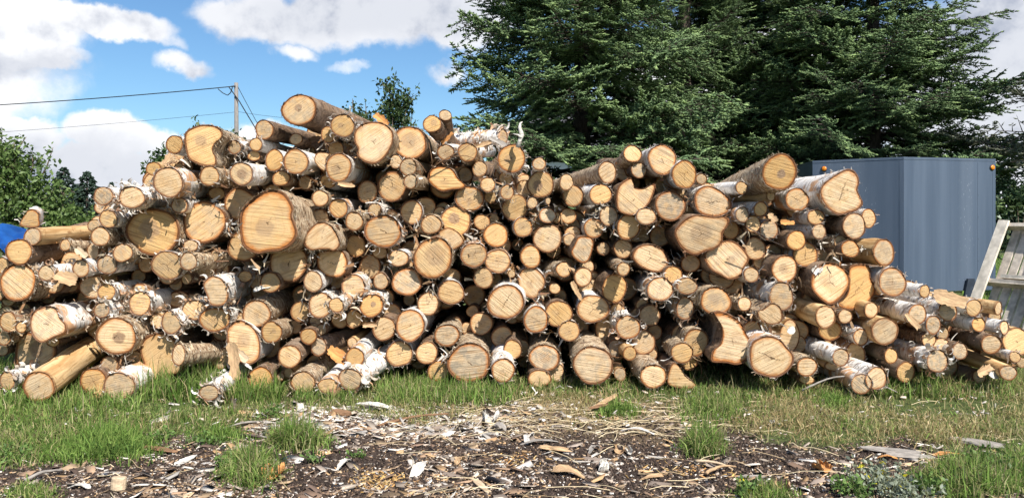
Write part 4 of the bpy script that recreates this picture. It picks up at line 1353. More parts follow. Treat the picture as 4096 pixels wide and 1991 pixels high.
# ------------------------------------------------------------------ utility pole and its lines
pole = empty('utility_pole', at(945, 0, 50) * np.array([1, 1, 0]))
tag(pole, 'grey wooden utility pole behind the left half of the pile', 'pole')
m = MB()
ht = CAMH + (HZ - 332) / FPX * 50
m.tube([(0, 0, -0.2), (0.02, 0, ht * 0.5), (0, 0, ht)], [0.165, 0.15, 0.125], 10)
m.build('pole_shaft', simple('pole_wood', (0.20, 0.185, 0.175), 0.9, 0.25, 6, 0.3, (4, 4, 0.5)), pole, True)
m = MB()
m.tube([(0, -0.16, ht - 0.25), (-0.25, -0.2, ht - 0.28)], [0.05, 0.05], 6)
m.build('clamp', simple('black_iron', (0.03, 0.03, 0.035), 0.6), pole)
M_WIRE = simple('wire_black', (0.018, 0.02, 0.024), 0.6, 0.1)


def wire(name, pts, D, R, label, cat='cable'):
    P = np.array([at(x, y, D) for x, y in pts])
    t = np.linspace(0, 1, len(P))
    tt = np.linspace(0, 1, 24)
    Q = np.stack([np.interp(tt, t, P[:, k]) for k in range(3)], 1)
    if len(pts) == 3:
        l = np.stack([(1 - tt) * (1 - 2 * tt), 4 * tt * (1 - tt), tt * (2 * tt - 1)], 1)
        Q = l @ P
    m = MB()
    m.tube(Q, R, 6)
    return tag(m.build(name, M_WIRE, smooth=True), label, cat)


wire('power_cable', [(-900, 455), (0, 420), (935, 346)], 50, 0.032, 'thick black cable running from pole top to the left')
wire('service_wire', [(-900, 575), (0, 529), (940, 449)], 50, 0.011, 'thin lower wire from the pole to the left edge')
wire('service_wire', [(950, 447), (1300, 488), (1900, 530)], 50, 0.011, 'thin lower wire from the pole running right behind the logs')
wire('guy_wire', [(950, 345), (1030, 495), (1110, 640)], 50, 0.02, 'thin guy wire slanting from pole top down to the right')
wire('drop_cable', [(915, 348), (955, 402), (1020, 510), (1060, 600)], 49.8, 0.035, 'thick cable dropping from pole top behind the brown logs')
wire('cable_loop', [(872, 356), (890, 372), (910, 382), (922, 372), (930, 350)], 49.7, 0.03, 'short cable loop hanging at the pole top')

# ------------------------------------------------------------------ white house behind the spruces
hs = empty('house', (6.2, 30, 0))
tag(hs, 'white clapboard house glimpsed between the spruce trunks', 'house')
M_SIDE = simple('white_siding', (0.72, 0.73, 0.74), 0.6, 0.06, 3)
m = MB()
m.box((-5, 0.03, 0), (5, 7, 3.9))
m.build('wall', M_SIDE, hs)
for k in range(26):
    m = MB()
    z = k * 0.15
    m.add([(-5.02, 0.0, z), (5.02, 0.0, z), (5.02, 0.025, z + 0.155), (-5.02, 0.025, z + 0.155), (-5.02, 0.03, z), (5.02, 0.03, z)], [(0, 1, 2, 3), (0, 4, 5, 1)])
    m.build('clapboard', M_SIDE, hs)
m = MB()
m.add([(-5.5, -0.5, 3.85), (5.5, -0.5, 3.85), (5.5, 3.5, 6.0), (-5.5, 3.5, 6.0), (5.5, 7.5, 3.85), (-5.5, 7.5, 3.85), (-5.5, -0.5, 3.7), (5.5, -0.5, 3.7)], [(0, 1, 2, 3), (3, 2, 4, 5), (6, 7, 1, 0), (0, 3, 5), (1, 4, 2)])
m.build('roof', simple('roof_shingle', (0.09, 0.09, 0.10), 0.9, 0.3, 10), hs)

# ------------------------------------------------------------------ blue-grey trailer with a wedge nose
N = material('trailer_paint')
tcx = N.n('ShaderNodeTexCoord').outputs['Object']
stv = N.noise(N.mapv(tcx, (2.6, 2.6, 0.10)), 2.0, 5, 0.6)
dust = N.noise(N.mapv(tcx, (30, 30, 9)), 2.0, 4, 0.7)
dz = N.noise(N.mapv(tcx, (1.1, 1.1, 0.05)), 1.4, 2, 0.5)
c = N.mix(N.ss(stv, 0.30, 0.70), (0.056, 0.080, 0.122), (0.084, 0.113, 0.162))
c = N.mix(N.m('MULTIPLY', N.ss(dz, 0.5, 0.6), 0.35), c, (0.125, 0.155, 0.205))
c = N.mix(N.m('MULTIPLY', N.m('MULTIPLY', N.ss(dust, 0.62, 0.70), N.ss(dz, 0.5, 0.56)), 0.55), c, (0.42, 0.47, 0.54))
N.put(N.bs.inputs['Base Color'], c)
N.bs.inputs['Roughness'].default_value = 0.42
N.bs.inputs['Specular IOR Level'].default_value = 0.45
bump(N, stv, 0.08, 0.02)
M_TRAIL = N.mat
corner = np.array([(3614 - 2048) / FPX * 10, 10.0])
right = np.array([(3982 - 2048) / FPX * 10.36, 10.36])
left = np.array([(3250 - 2048) / FPX * 10.7, 10.7])
mid = (right - left)
back_dir = np.array([-mid[1], mid[0]]) / np.linalg.norm(mid)
if back_dir[1] < 0:
    back_dir = -back_dir
rb, lb = right + back_dir * 3.4, left + back_dir * 3.4
zb, zt = 0.255, CAMH + (HZ - 632) / FPX * 10
tr = empty('cargo_trailer', (corner[0], corner[1], 0))
tag(tr, 'blue-grey enclosed cargo trailer with wedge nose behind the right end', 'trailer')
org = np.array([corner[0], corner[1], 0])


def panel(name, a, b, z0, z1, mat, off=0.0, par=tr, thick=0.02):
    a, b = np.array(a), np.array(b)
    d = (b - a) / np.linalg.norm(b - a)
    nrm = np.array([d[1], -d[0]])
    if nrm @ (corner + back_dir * 1.5 - a) > 0:
        nrm = -nrm
    V = []
    for p, o_ in ((a, off), (b, off), (b, off - thick), (a, off - thick)):
        q = p + nrm * o_
        V += [(q[0] - org[0], q[1] - org[1], z0), (q[0] - org[0], q[1] - org[1], z1)]
    m_ = MB()
    m_.add(V, [(0, 2, 3, 1), (2, 4, 5, 3), (4, 6, 7, 5), (6, 0, 1, 7), (1, 3, 5, 7), (0, 6, 4, 2)])
    return m_.build(name, mat, par), nrm, d


lp, ln_, ld = panel('nose_panel', left, corner, zb, zt, M_TRAIL)
rp, rn_, rd = panel('nose_panel', corner, right, zb, zt, M_TRAIL)
panel('side_panel', right, rb, zb, zt, M_TRAIL)
panel('side_panel', lb, left, zb, zt, M_TRAIL)
panel('rear_panel', rb, lb, zb, zt, M_TRAIL)
M_TRIM = simple('trailer_trim', (0.075, 0.10, 0.14), 0.4, 0.1, spec=0.5)
for a_, b_ in ((left, corner), (corner, right)):
    panel('top_trim', a_, b_, zt - 0.018, zt + 0.006, M_TRAIL, 0.004, thick=0.012)
for p_, d_ in ((corner, rd), (corner, -ld), (right, -rd), (left, ld)):
    panel('corner_trim', p_ + d_ * 0.002, p_ + d_ * 0.05, zb, zt - 0.036, M_TRAIL, 0.003, thick=0.008)
# faint seams of the right-hand nose sheet
for u_ in (0.80,):
    p_ = corner + rd * np.linalg.norm(right - corner) * u_
    panel('sheet_seam', p_, p_ + rd * 0.006, zb, zt - 0.04, M_TRAIL, 0.003, thick=0.006)
    for k in range(6):
        pp = p_ + rd * 0.007
        m = MB()
        z = zb + 0.1 + k * 0.3
        m.box((-0.003, -0.003, -0.003), (0.003, 0.003, 0.003))
        rv = m.build('rivet', simple('rivet_dark', (0.05, 0.06, 0.08), 0.5) if 'M_RIV' not in globals() else M_RIV, tr)
        M_RIV = rv.data.materials[0]
        rv.location = (pp[0] - org[0] + rn_[0] * 0.005, pp[1] - org[1] + rn_[1] * 0.005, z)
m = MB()
m.add([(p[0] - org[0], p[1] - org[1], zt - 0.01) for p in (left, corner, right, rb, lb)] + [(p[0] - org[0], p[1] - org[1], zt + 0.015) for p in (left, corner, right, rb, lb)],
      [(4, 3, 2, 1, 0), (5, 6, 7, 8, 9)] + [(k, (k + 1) % 5, 5 + (k + 1) % 5, 5 + k) for k in range(5)])
m.build('roof', M_TRIM, tr)
m = MB()
m.add([(p[0] - org[0], p[1] - org[1], zb + 0.02) for p in (left, corner, right, rb, lb)], [(0, 1, 2, 3, 4)])
m.build('floor', simple('dark_floor', (0.03, 0.03, 0.03)), tr)
N = material('amber_lens')
N.bs.inputs['Base Color'].default_value = (0.75, 0.22, 0.01, 1)
N.bs.inputs['Roughness'].default_value = 0.2
N.bs.inputs['Specular IOR Level'].default_value = 0.6
for p_, nr, d_ in ((left + ld * 0.16, ln_, ld), (right - rd * 0.06, rn_, rd)):
    for rr_, th_, mt, nm in ((0.041, 0.012, M_RIV, 'lamp_base'), (0.033, 0.024, N.mat, 'lamp_lens')):
        m = MB()
        c0 = np.array([p_[0] - org[0], p_[1] - org[1], zt - 0.105])
        n3 = np.array([nr[0], nr[1], 0])
        m.tube([c0, c0 + n3 * th_ * 0.7, c0 + n3 * th_], [rr_, rr_, rr_ * 0.7], 16)
        if nm == 'lamp_base':
            lb_ = m.build('clearance_lamp', mt, tr, True)
        else:
            m.build('lens', mt, lb_, True)
# wheels, drawbar and a dark plate in the shape of a shadow
M_TYRE = simple('tyre_rubber', (0.02, 0.02, 0.022), 0.8)
M_RIM = simple('wheel_rim', (0.4, 0.4, 0.42), 0.4)
for s_, q in ((1, right), (-1, left)):
    c0 = q + back_dir * 1.9 - org[:2] + s_ * mid / np.linalg.norm(mid) * -0.12
    ax = np.array([mid[0], mid[1], 0]) / np.linalg.norm(mid)
    m = MB()
    c3 = np.array([c0[0], c0[1], 0.30])
    m.tube([c3 - ax * 0.1, c3 - ax * 0.08, c3 + ax * 0.08, c3 + ax * 0.1], [0.26, 0.30, 0.30, 0.26], 24)
    wl = m.build('wheel', M_TYRE, tr, True)
    m = MB()
    m.tube([c3 + ax * s_ * 0.09, c3 + ax * s_ * 0.108], [0.17, 0.15], 20)
    m.build('rim', M_RIM, wl, True)
m = MB()
fp = corner + rd * np.linalg.norm(right - corner) * 0.70 - org[:2]
f3 = np.array([fp[0] + rn_[0] * 0.02, fp[1] + rn_[1] * 0.02])
m.add([(*(f3 - rd * 0.16), 0.0), (*(f3 + rd * 0.10), 0.0), (*(f3 + rd * 0.055), 0.42), (*(f3 - rd * 0.055), 0.42),
       (*(f3 - rd * 0.16 + rn_ * 0.03), 0.0), (*(f3 + rd * 0.10 + rn_ * 0.03), 0.0), (*(f3 + rd * 0.055 + rn_ * 0.03), 0.42), (*(f3 - rd * 0.055 + rn_ * 0.03), 0.42)],
      [(0, 1, 2, 3), (4, 7, 6, 5), (0, 4, 5, 1), (1, 5, 6, 2), (2, 6, 7, 3), (3, 7, 4, 0)])
m.build('shadow_plate', simple('shadow_dark', (0.035, 0.045, 0.065), 0.5), tr)  # dark plate stands in for a shadow low on the nose panel
m = MB()
for s_ in (-1, 1):
    a_ = corner + back_dir * 0.5 - org[:2] + s_ * mid / np.linalg.norm(mid) * 0.4
    b_ = corner - back_dir * 1.1 - org[:2]
    m.tube([(a_[0], a_[1], 0.24), (b_[0], b_[1], 0.24)], 0.035, 4)
m.build('drawbar', M_RIV, tr)

# ------------------------------------------------------------------ pallet leaning at the right
pal = empty('wooden_pallet')
tag(pal, 'weathered wooden pallet leaning on edge at the right side', 'pallet')
Dp = 7.85
b0 = ground_at(3862, 1345)
b0 = at(3862, HZ + CAMH / Dp * FPX, Dp)
phi = math.radians(70)
lean = math.radians(27)
u = np.array([math.cos(phi), -math.sin(phi), 0])
nh = np.array([math.sin(phi), math.cos(phi), 0])
up = nh * math.sin(lean) + np.array([0, 0, 1]) * math.cos(lean)
nn = np.cross(u, up)                      # towards the camera
if nn[1] > 0:
    nn = -nn
M_PAL = simple('pallet_wood', (0.52, 0.46, 0.39), 0.9, 0.30, 7, 0.5, (1.5, 1.5, 1.5))
M_PAL2 = simple('pallet_wood_pale', (0.70, 0.63, 0.53), 0.9, 0.22, 9, 0.5)


def board(name, u0, u1, v0, v1, w0, w1, mat):
    V = []
    for w_ in (w0, w1):
        for a_, c_ in ((u0, v0), (u1, v0), (u1, v1), (u0, v1)):
            V.append(b0 + u * a_ + up * c_ + nn * w_ + rng.normal(0, 0.0025, 3))
    m_ = MB()
    m_.add(V, [(0, 3, 2, 1), (4, 5, 6, 7), (0, 1, 5, 4), (1, 2, 6, 5), (2, 3, 7, 6), (3, 0, 4, 7)])
    m_.build(name, mat, pal)


HT = 1.31
board('edge_board', 0.0, 0.115, 0.0, HT, 0.105, 0.13, M_PAL2)
for k in range(10):
    a_ = 0.10 + k * 0.108
    board('slat', a_, a_ + 0.086, 0.01, HT - 0.02, -0.024, 0.0, M_PAL)
for v_ in (0.02, 0.60, HT - 0.06):
    board('cross_bearer', 0.0, 1.2, v_, v_ + 0.042, 0.002, 0.103, M_PAL)
for k, a_ in enumerate((0.62, 1.03)):
    board('edge_board', a_ + 0.02, a_ + 0.16, 0.0, HT, 0.105, 0.128, M_PAL)
board('loose_slat', 0.22, 0.86, 0.665, 0.70, 0.04, 0.10, M_PAL2)
# what it leans on: a short stack of old beams
bm_ = MB()
q0 = b0 + u * 0.75 + nh * 0.62
bm_.tube([(q0[0], q0[1], -0.1), (q0[0] + 0.02, q0[1] + 0.01, 1.12)], [0.06, 0.055], 8)
tag(bm_.build('fence_post', M_WOODY), 'short wooden post behind the leaning pallet', 'post')

# ------------------------------------------------------------------ blue tarp over the left heap
N = material('blue_tarp')
tcx = N.n('ShaderNodeTexCoord').outputs['Object']
n1 = N.noise(tcx, 6, 4, 0.6)
N.put(N.bs.inputs['Base Color'], N.mix(N.ss(n1, 0.3, 0.7), (0.005, 0.045, 0.20), (0.014, 0.085, 0.30)))
N.bs.inputs['Roughness'].default_value = 0.35
N.bs.inputs['Specular IOR Level'].default_value = 0.5
wv_ = N.noise(N.mapv(tcx, (120, 120, 120)), 1.0, 2, 0.5)
bump(N, N.m('ADD', n1, N.m('MULTIPLY', wv_, 0.1)), 0.35, 0.03)
nu, nv = 44, 26
V = []
D0 = 5.95
for j in range(nv):
    for i in range(nu):
        a_, b_ = i / (nu - 1), j / (nv - 1)
        pxx = -380 + 560 * a_
        top = 922 + 12 * math.sin(a_ * 9) + (18 if a_ < 0.6 else 0) * math.sin(a_ * 5)
        bot = 1015 + 25 * math.sin(a_ * 7 + 1) - 100 * max(0, a_ - 0.86) / 0.14 * 0.9
        bb = max(0, (b_ - 0.3) / 0.7)
        p = at(pxx, top + (bot - top) * bb, D0 - 0.42 * bb)
        if b_ < 0.3:
            p = at(pxx, top, D0) + np.array([0, (0.3 - b_) * 2.2, -0.10 * (0.3 - b_) / 0.3 + 0.02])
        f_ = 0.030 * math.sin(a_ * 34 + b_ * 5 + 2 * math.sin(b_ * 6)) + 0.07 * (fbm(np.array(a_ * 9.0), np.array(b_ * 4.0), 31) - 0.5) + 0.02 * math.sin(a_ * 15 - b_ * 9)
        p = p + np.array([0.02 * math.sin(b_ * 8 + a_ * 20), -0.6 * f_, f_ * 0.8])
        V.append(p)
F = [(j * nu + i, j * nu + i + 1, (j + 1) * nu + i + 1, (j + 1) * nu + i) for j in range(nv - 1) for i in range(nu - 1)]
tarp = obj('tarp', mesh('tarp', V, F, True), N.mat)
tag(tarp, 'crumpled bright blue tarp over the log heap at left edge', 'tarp')

# ------------------------------------------------------------------ loose bark, twigs and sticks as things
def strip_mesh(L, Wd, curl, twist, seed, thick=0.004, taper=0.5, jag=0.15, nseg=10, nw=5, arch=0.0):
    """a bark strip with real thickness, curled across its width; along local x, lying on z = 0"""
    r = np.random.default_rng(seed)
    T, B = [], []
    wj = 1 + r.normal(0, jag, nseg + 1)
    for i in range(nseg + 1):
        t = i / nseg
        w_ = Wd * wj[i] * (1 - taper * abs(2 * t - 1) ** 2.5)
        tw = twist * (t - 0.5)
        for j in range(nw):
            s = j / (nw - 1) - 0.5
            ang = s * curl
            rad = w_ / max(abs(curl), 1e-3)
            y = rad * math.sin(ang) if abs(curl) > 0.05 else s * w_
            z = rad * (1 - math.cos(ang)) if abs(curl) > 0.05 else 0
            y2 = y * math.cos(tw) - z * math.sin(tw)
            z2 = y * math.sin(tw) + z * math.cos(tw)
            p = np.array([(t - 0.5) * L + r.normal(0, 0.004), y2 + 0.02 * L * math.sin(t * 5 + seed), z2 + arch * math.sin(math.pi * t)])
            T.append(p + np.array([0, 0, thick]))
            B.append(p)
    n = (nseg + 1) * nw
    F = []
    for i in range(nseg):
        for j in range(nw - 1):
            a = i * nw + j
            F.append((a, a + nw, a + nw + 1, a + 1))
            F.append((n + a, n + a + 1, n + a + nw + 1, n + a + nw))
    for i in range(nseg):
        a, b = i * nw, i * nw + nw - 1
        F.append((a, n + a, n + a + nw, a + nw))
        F.append((b, b + nw, n + b + nw, n + b))
    for j in range(nw - 1):
        a, b = j, nseg * nw + j
        F.append((a, a + 1, n + a + 1, n + a))
        F.append((b, n + b, n + b + 1, b + 1))
    V = np.array(T + B)
    V[:, 2] -= V[:, 2].min()
    return V, F


def splinter_mesh(L, Wd, H, seed):
    """a split piece of wood: uneven prism with slanting ragged ends"""
    r = np.random.default_rng(seed)
    k = 6
    V = []
    for i in range(6):
        t = i / 5
        s = 1 - 0.35 * abs(2 * t - 1) ** 3
        for j in range(k):
            a = 2 * math.pi * j / k + 0.3
            V.append(((t - 0.5) * L + (r.normal(0, 0.06) * L if i in (0, 5) else 0), Wd * 0.5 * math.cos(a) * s * r.uniform(0.8, 1.15), H * 0.5 * (1 + math.sin(a) * s * r.uniform(0.75, 1.1))))
    F = [(i * k + j, i * k + (j + 1) % k, (i + 1) * k + (j + 1) % k, (i + 1) * k + j) for i in range(5) for j in range(k)]
    F += [tuple(range(k - 1, -1, -1)), tuple(30 + j for j in range(k))]
    return np.array(V), F


COLS = {'white': (0.55, 0.52, 0.47), 'grey': (0.27, 0.245, 0.22), 'brown': (0.20, 0.115, 0.065), 'tan': (0.42, 0.28, 0.16), 'orange': (0.50, 0.24, 0.085), 'pale': (0.48, 0.37, 0.25), 'dark': (0.085, 0.065, 0.055)}
DM = {k: simple('debris_' + k, v, 0.9, 0.28, 16, 0.5, (1, 4, 4)) for k, v in COLS.items()}
for k, v in COLS.items():
    pass
DEBRIS = [  # kind, px, py, length px, angle deg (image, up positive), width m, colour, name, label
 ('split', 636, 1807, 140, -8, 0.045, 'brown', 'wood_splinter', 'brown split stick lying right of the dark green grass tuft'),
 ('strip', 743, 1850, 75, 60, 0.05, 'white', 'bark_scrap', 'tattered white bark scrap on the soil below the brown stick'),
 ('block', 473, 1972, 46, 0, 0.06, 'pale', 'wood_block', 'pale sawn wood block at the lower left edge of picture'),
 ('strip', 318, 1957, 95, -4, 0.035, 'white', 'bark_strip', 'white bark strip at lower left beside the pale block'),
 ('strip', 616, 1958, 155, 3, 0.02, 'white', 'bark_strip', 'long thin white bark strip right of the pale block'),
 ('stick', 179, 1911, 95, 25, 0.010, 'grey', 'stick', 'short grey stick on dark soil at far lower left'),
 ('strip', 974, 1704, 105, 22, 0.05, 'grey', 'bark_strip', 'grey curled bark strip at the left end of the chip patch'),
 ('strip', 1000, 1750, 110, -6, 0.05, 'dark', 'bark_strip', 'dark bark strip below the grey curled one, left of grass tuft'),
 ('stick', 1350, 1594, 58, 28, 0.032, 'brown', 'stick', 'thick brown stub of branch in the grass before tattered log'),
 ('strip', 1489, 1646, 140, -4, 0.045, 'white', 'bark_strip', 'broad white bark strip in the middle of the chip patch'),
 ('split', 1366, 1668, 85, -8, 0.07, 'brown', 'wood_splinter', 'chunky brown splinter left of the broad white bark strip'),
 ('split', 1336, 1676, 34, -65, 0.025, 'pale', 'wood_splinter', 'short pale splinter leaning on the chunky brown one'),
 ('strip', 1540, 1693, 70, -28, 0.03, 'grey', 'bark_strip', 'grey strip below the broad white bark strip'),
 ('stick', 1650, 1694, 280, 7, 0.011, 'brown', 'stick', 'long thin curved stick crossing the chip patch'),
 ('strip', 1143, 1737, 115, 0, 0.022, 'white', 'bark_strip', 'straight white strip behind the upright grass tuft'),
 ('strip', 1376, 1867, 66, 48, 0.030, 'white', 'bark_strip', 'slanting white strip on black soil below the chip patch'),
 ('strip', 1676, 1885, 100, 50, 0.05, 'white', 'bark_strip', 'large ragged whitish strip on soil at lower centre'),
 ('curl', 1098, 1912, 62, 80, 0.07, 'orange', 'bark_curl', 'reddish brown bark curl beside the lower left grass tuft'),
 ('curl', 1965, 1690, 55, 60, 0.06, 'white', 'bark_curl', 'white curled bark at the right end of chip patch'),
 ('strip', 1995, 1722, 60, -10, 0.06, 'grey', 'bark_scrap', 'grey bark scrap just below the white curl'),
 ('strip', 1925, 1955, 85, -35, 0.04, 'pale', 'bark_strip', 'twisted pale strip near the bottom centre edge'),
 ('strip', 1839, 1855, 36, 40, 0.04, 'tan', 'wood_chip', 'single tan chip on bare black soil at centre'),
 ('split', 2425, 1625, 100, 22, 0.05, 'tan', 'wood_splinter', 'tan split stick in dry grass, upper of two'),
 ('split', 2400, 1645, 90, 18, 0.04, 'brown', 'wood_splinter', 'brown split stick in dry grass, lower of two'),
 ('strip', 2549, 1732, 125, -14, 0.022, 'white', 'bark_strip', 'white strip on the straw right of the two split sticks'),
 ('strip', 2120, 1764, 58, 50, 0.045, 'white', 'bark_scrap', 'fan-shaped white splinter at the edge of the straw'),
 ('strip', 2160, 1778, 150, 5, 0.035, 'grey', 'bark_strip', 'long grey bark strip under the white splinter'),
 ('split', 2220, 1811, 110, -2, 0.05, 'tan', 'wood_splinter', 'tan chunky splinter below the long grey strip'),
 ('curl', 2414, 1884, 44, 0, 0.055, 'white', 'bark_curl', 'round white bark ball on dark soil'),
 ('strip', 2378, 1806, 48, 22, 0.035, 'grey', 'wood_chip', 'grey chip right of the tan chunky splinter'),
 ('curl', 2478, 1812, 38, 75, 0.035, 'tan', 'bark_curl', 'standing tan bark curl, left of a pair'),
 ('curl', 2514, 1812, 40, 105, 0.03, 'white', 'bark_curl', 'standing white bark curl, right of a pair'),
 ('stick', 2855, 1868, 130, -12, 0.009, 'pale', 'stick', 'pale crooked stick on soil, upper of two at right centre'),
 ('stick', 2890, 1888, 150, 12, 0.009, 'tan', 'stick', 'tan stick on soil crossing under the pale one'),
 ('strip', 3006, 1907, 105, -3, 0.035, 'grey', 'bark_strip', 'flat grey strip on the soil right of the two sticks'),
 ('strip', 2270, 1907, 120, -12, 0.06, 'tan', 'bark_strip', 'broad tan bark piece on soil at lower centre'),
 ('strip', 2605, 1911, 95, 6, 0.03, 'tan', 'bark_strip', 'thin tan strip right of the round white bark ball'),
 ('arch', 3398, 1585, 350, -3, 0.0075, 'grey', 'branch', 'long arched grey branch lying on the grass at right'),
 ('split', 3560, 1818, 220, -5, 0.05, 'grey', 'wood_splinter', 'long grey split wood at the grass edge on the right'),
 ('split', 3640, 1838, 160, -3, 0.04, 'grey', 'wood_splinter', 'second grey split piece touching the long one'),
 ('strip', 3795, 1829, 125, 2, 0.05, 'orange', 'bark_strip', 'orange bark strip right of the grey split wood'),
 ('strip', 3549, 1843, 70, -3, 0.04, 'orange', 'bark_scrap', 'orange scrap just below the long grey split wood'),
 ('split', 3899, 1775, 150, -16, 0.06, 'grey', 'wood_splinter', 'weathered grey plank piece in grass near right edge'),
 ('curl', 3287, 1888, 46, -50, 0.04, 'orange', 'bark_curl', 'orange-brown curl on dark soil at lower right'),
 ('curl', 3131, 1966, 66, 65, 0.05, 'tan', 'bark_curl', 'pale tan bark curl at the bottom edge right of centre'),
 ('split', 3985, 1960, 60, -10, 0.03, 'tan', 'wood_splinter', 'short tan splinter in weeds at the lower right corner'),
 ('strip', 3715, 1563, 60, 25, 0.03, 'pale', 'bark_strip', 'pale strip standing in grass below the grey-faced log'),
]
for q, (kind, px, py, lp_, ang, wd, colr, nm, lab) in enumerate(DEBRIS):
    g = ground_at(px, py)
    D = g[1]
    r = np.random.default_rng(4000 + q)
    # image angle to ground angle: the ground is foreshortened by eye height over distance
    a = math.radians(ang)
    dx, dyv = math.cos(a), math.sin(a)
    fs = CAMH / D
    L = lp_ / FPX * D
    if abs(ang) < 45:
        gd = np.array([dx, dyv / fs])
        sc_ = 1.0
        gl = np.linalg.norm(gd)
        L = L * min(gl, 1.7)
        yawg = math.atan2(gd[1], gd[0])
    else:
        yawg = math.atan2(dyv / fs, dx)
        L = L * 1.6
    if kind == 'strip':
        V, F = strip_mesh(L, wd, r.uniform(0.4, 1.6) * r.choice([-1, 1]), r.normal(0, 0.5), q, arch=r.uniform(0, 0.03))
    elif kind == 'curl':
        V, F = strip_mesh(L * 0.8, wd * 2.6, r.uniform(3.5, 5.0), r.normal(0, 0.4), q, taper=0.2, nw=9)
        V, F = V, F
    elif kind == 'split':
        V, F = splinter_mesh(L, wd, wd * 0.55, q)
    elif kind == 'block':
        m = MB()
        m.tube([(0, 0, 0), (0, 0, 0.006), (0, 0, 0.055), (0, 0, 0.06)], [0.030, 0.034, 0.033, 0.029], 14)
        V, F = np.concatenate(m.V), m.F
        V = V * np.array([1, 0.8, 1])
    else:
        m = MB()
        t = np.linspace(-0.5, 0.5, 12)
        bow = 0.06 * L if kind == 'arch' else 0.05 * L
        pts = np.stack([t * L, bow * np.cos(t * math.pi) * (0.4 if kind == 'arch' else 1) + np.cumsum(r.normal(0, 0.004, 12)), 0.012 + (0.10 if kind == 'arch' else 0.015) * np.cos(t * math.pi)], 1)
        m.tube(pts, wd * np.linspace(1.0, 0.45, 12), 7)
        V, F = np.concatenate(m.V), m.F
    me = mesh(nm, V, F, kind in ('curl', 'stick', 'arch'))
    o = obj(nm, me, DM[colr])
    o.location = (g[0], g[1], float(ground_z(np.array(g[0]), np.array(g[1]))) + (0.03 if py < 1660 else 0.006))
    o.rotation_euler = (r.normal(0, 0.15), r.normal(0, 0.05), yawg)
    tag(o, lab, {'wood_splinter': 'wood', 'bark_scrap': 'bark', 'bark_strip': 'bark', 'bark_curl': 'bark', 'wood_block': 'wood', 'wood_chip': 'wood'}.get(nm, nm), 'wood scraps on the ground')

# loose bark lying on or hanging from the pile: px, py, length m, width m, curl, rotation in the picture (deg), depth, colour, label
SHEETS = [
 (935, 1445, 0.42, 0.13, 0.7, -82, 5.22, 'tan', 'long tan bark sheet hanging down before the lower left logs'),
 (965, 1420, 0.20, 0.10, 1.2, -35, 5.2, 'pale', 'pale torn bark piece beside the long hanging tan sheet'),
 (985, 1455, 0.16, 0.03, 0.4, -40, 5.18, 'white', 'white splinter sticking out of the hanging tan bark'),
 (1385, 740, 0.20, 0.08, 2.0, -12, 5.6, 'tan', 'curved tan bark slab under the bright white-barked upper log'),
 (672, 640, 0.16, 0.10, 0.8, 60, 5.75, 'tan', 'tan bark flap standing up on the left shoulder'),
 (1525, 478, 0.24, 0.10, 1.4, -35, 5.85, 'orange', 'reddish bark scrap on top of the heart-shaped log'),
 (1262, 560, 0.20, 0.10, 1.2, 10, 5.95, 'brown', 'brown bark piece under the highest big log'),
 (1480, 1300, 0.16, 0.10, 3.2, 5, 5.3, 'tan', 'tan rolled bark curl left of the low middle logs'),
 (1350, 1420, 0.24, 0.16, 1.3, -30, 5.35, 'orange', 'ragged orange-brown bark sheet low in the shaded hollow'),
 (2305, 1165, 0.26, 0.09, 1.6, -60, 5.35, 'tan', 'pinkish rolled bark strip arching over a mid-pile log'),
 (3800, 1195, 0.34, 0.16, 0.5, -18, 5.5, 'tan', 'tan triangular bark sheet on logs before the trailer'),
 (3650, 1285, 0.22, 0.09, 1.0, -50, 5.35, 'tan', 'pinkish bark flap drooping under the right white log'),
 (3270, 1080, 0.12, 0.09, 1.4, 30, 5.25, 'white', 'white torn bark scrap stuck on the torn-bark right log'),
 (1050, 1150, 0.2, 0.06, 2.0, 20, 5.5, 'white', 'white bark rag between the shaded left-middle logs'),
 (3165, 1320, 0.10, 0.08, 0.6, 50, 5.2, 'white', 'white bark patch below the rot-hole log at right'),
 (1790, 555, 0.2, 0.09, 1.5, 40, 5.95, 'orange', 'orange bark flap beside the forked log'),
 (1930, 580, 0.24, 0.08, 1.8, 15, 6.0, 'tan', 'curled tan bark on the white crosswise log'),
 (1992, 568, 0.26, 0.07, 1.0, -28, 6.0, 'grey', 'grey bark strip left of the oval yellow log'),
 (3940, 1480, 0.2, 0.1, 1.4, 20, 5.35, 'tan', 'crumpled bark piece in grass near the right edge'),
 (3975, 1500, 0.14, 0.08, 0.8, -10, 5.2, 'white', 'small white bark piece in grass near the right edge'),
 (3090, 870, 0.12, 0.08, 0.8, -40, 5.75, 'tan', 'tan bark flap in the gap left of heart-shaped right log'),
 (3150, 890, 0.16, 0.07, 1.0, -5, 5.7, 'orange', 'orange bark flap in the gap under the right logs'),
 (325, 1010, 0.16, 0.08, 1.2, -40, 5.4, 'pale', 'pale bark scrap hanging at the far left logs'),
 (260, 1110, 0.24, 0.14, 1.0, -20, 5.35, 'tan', 'tan bark sheet draped below a white-barked left log'),
]
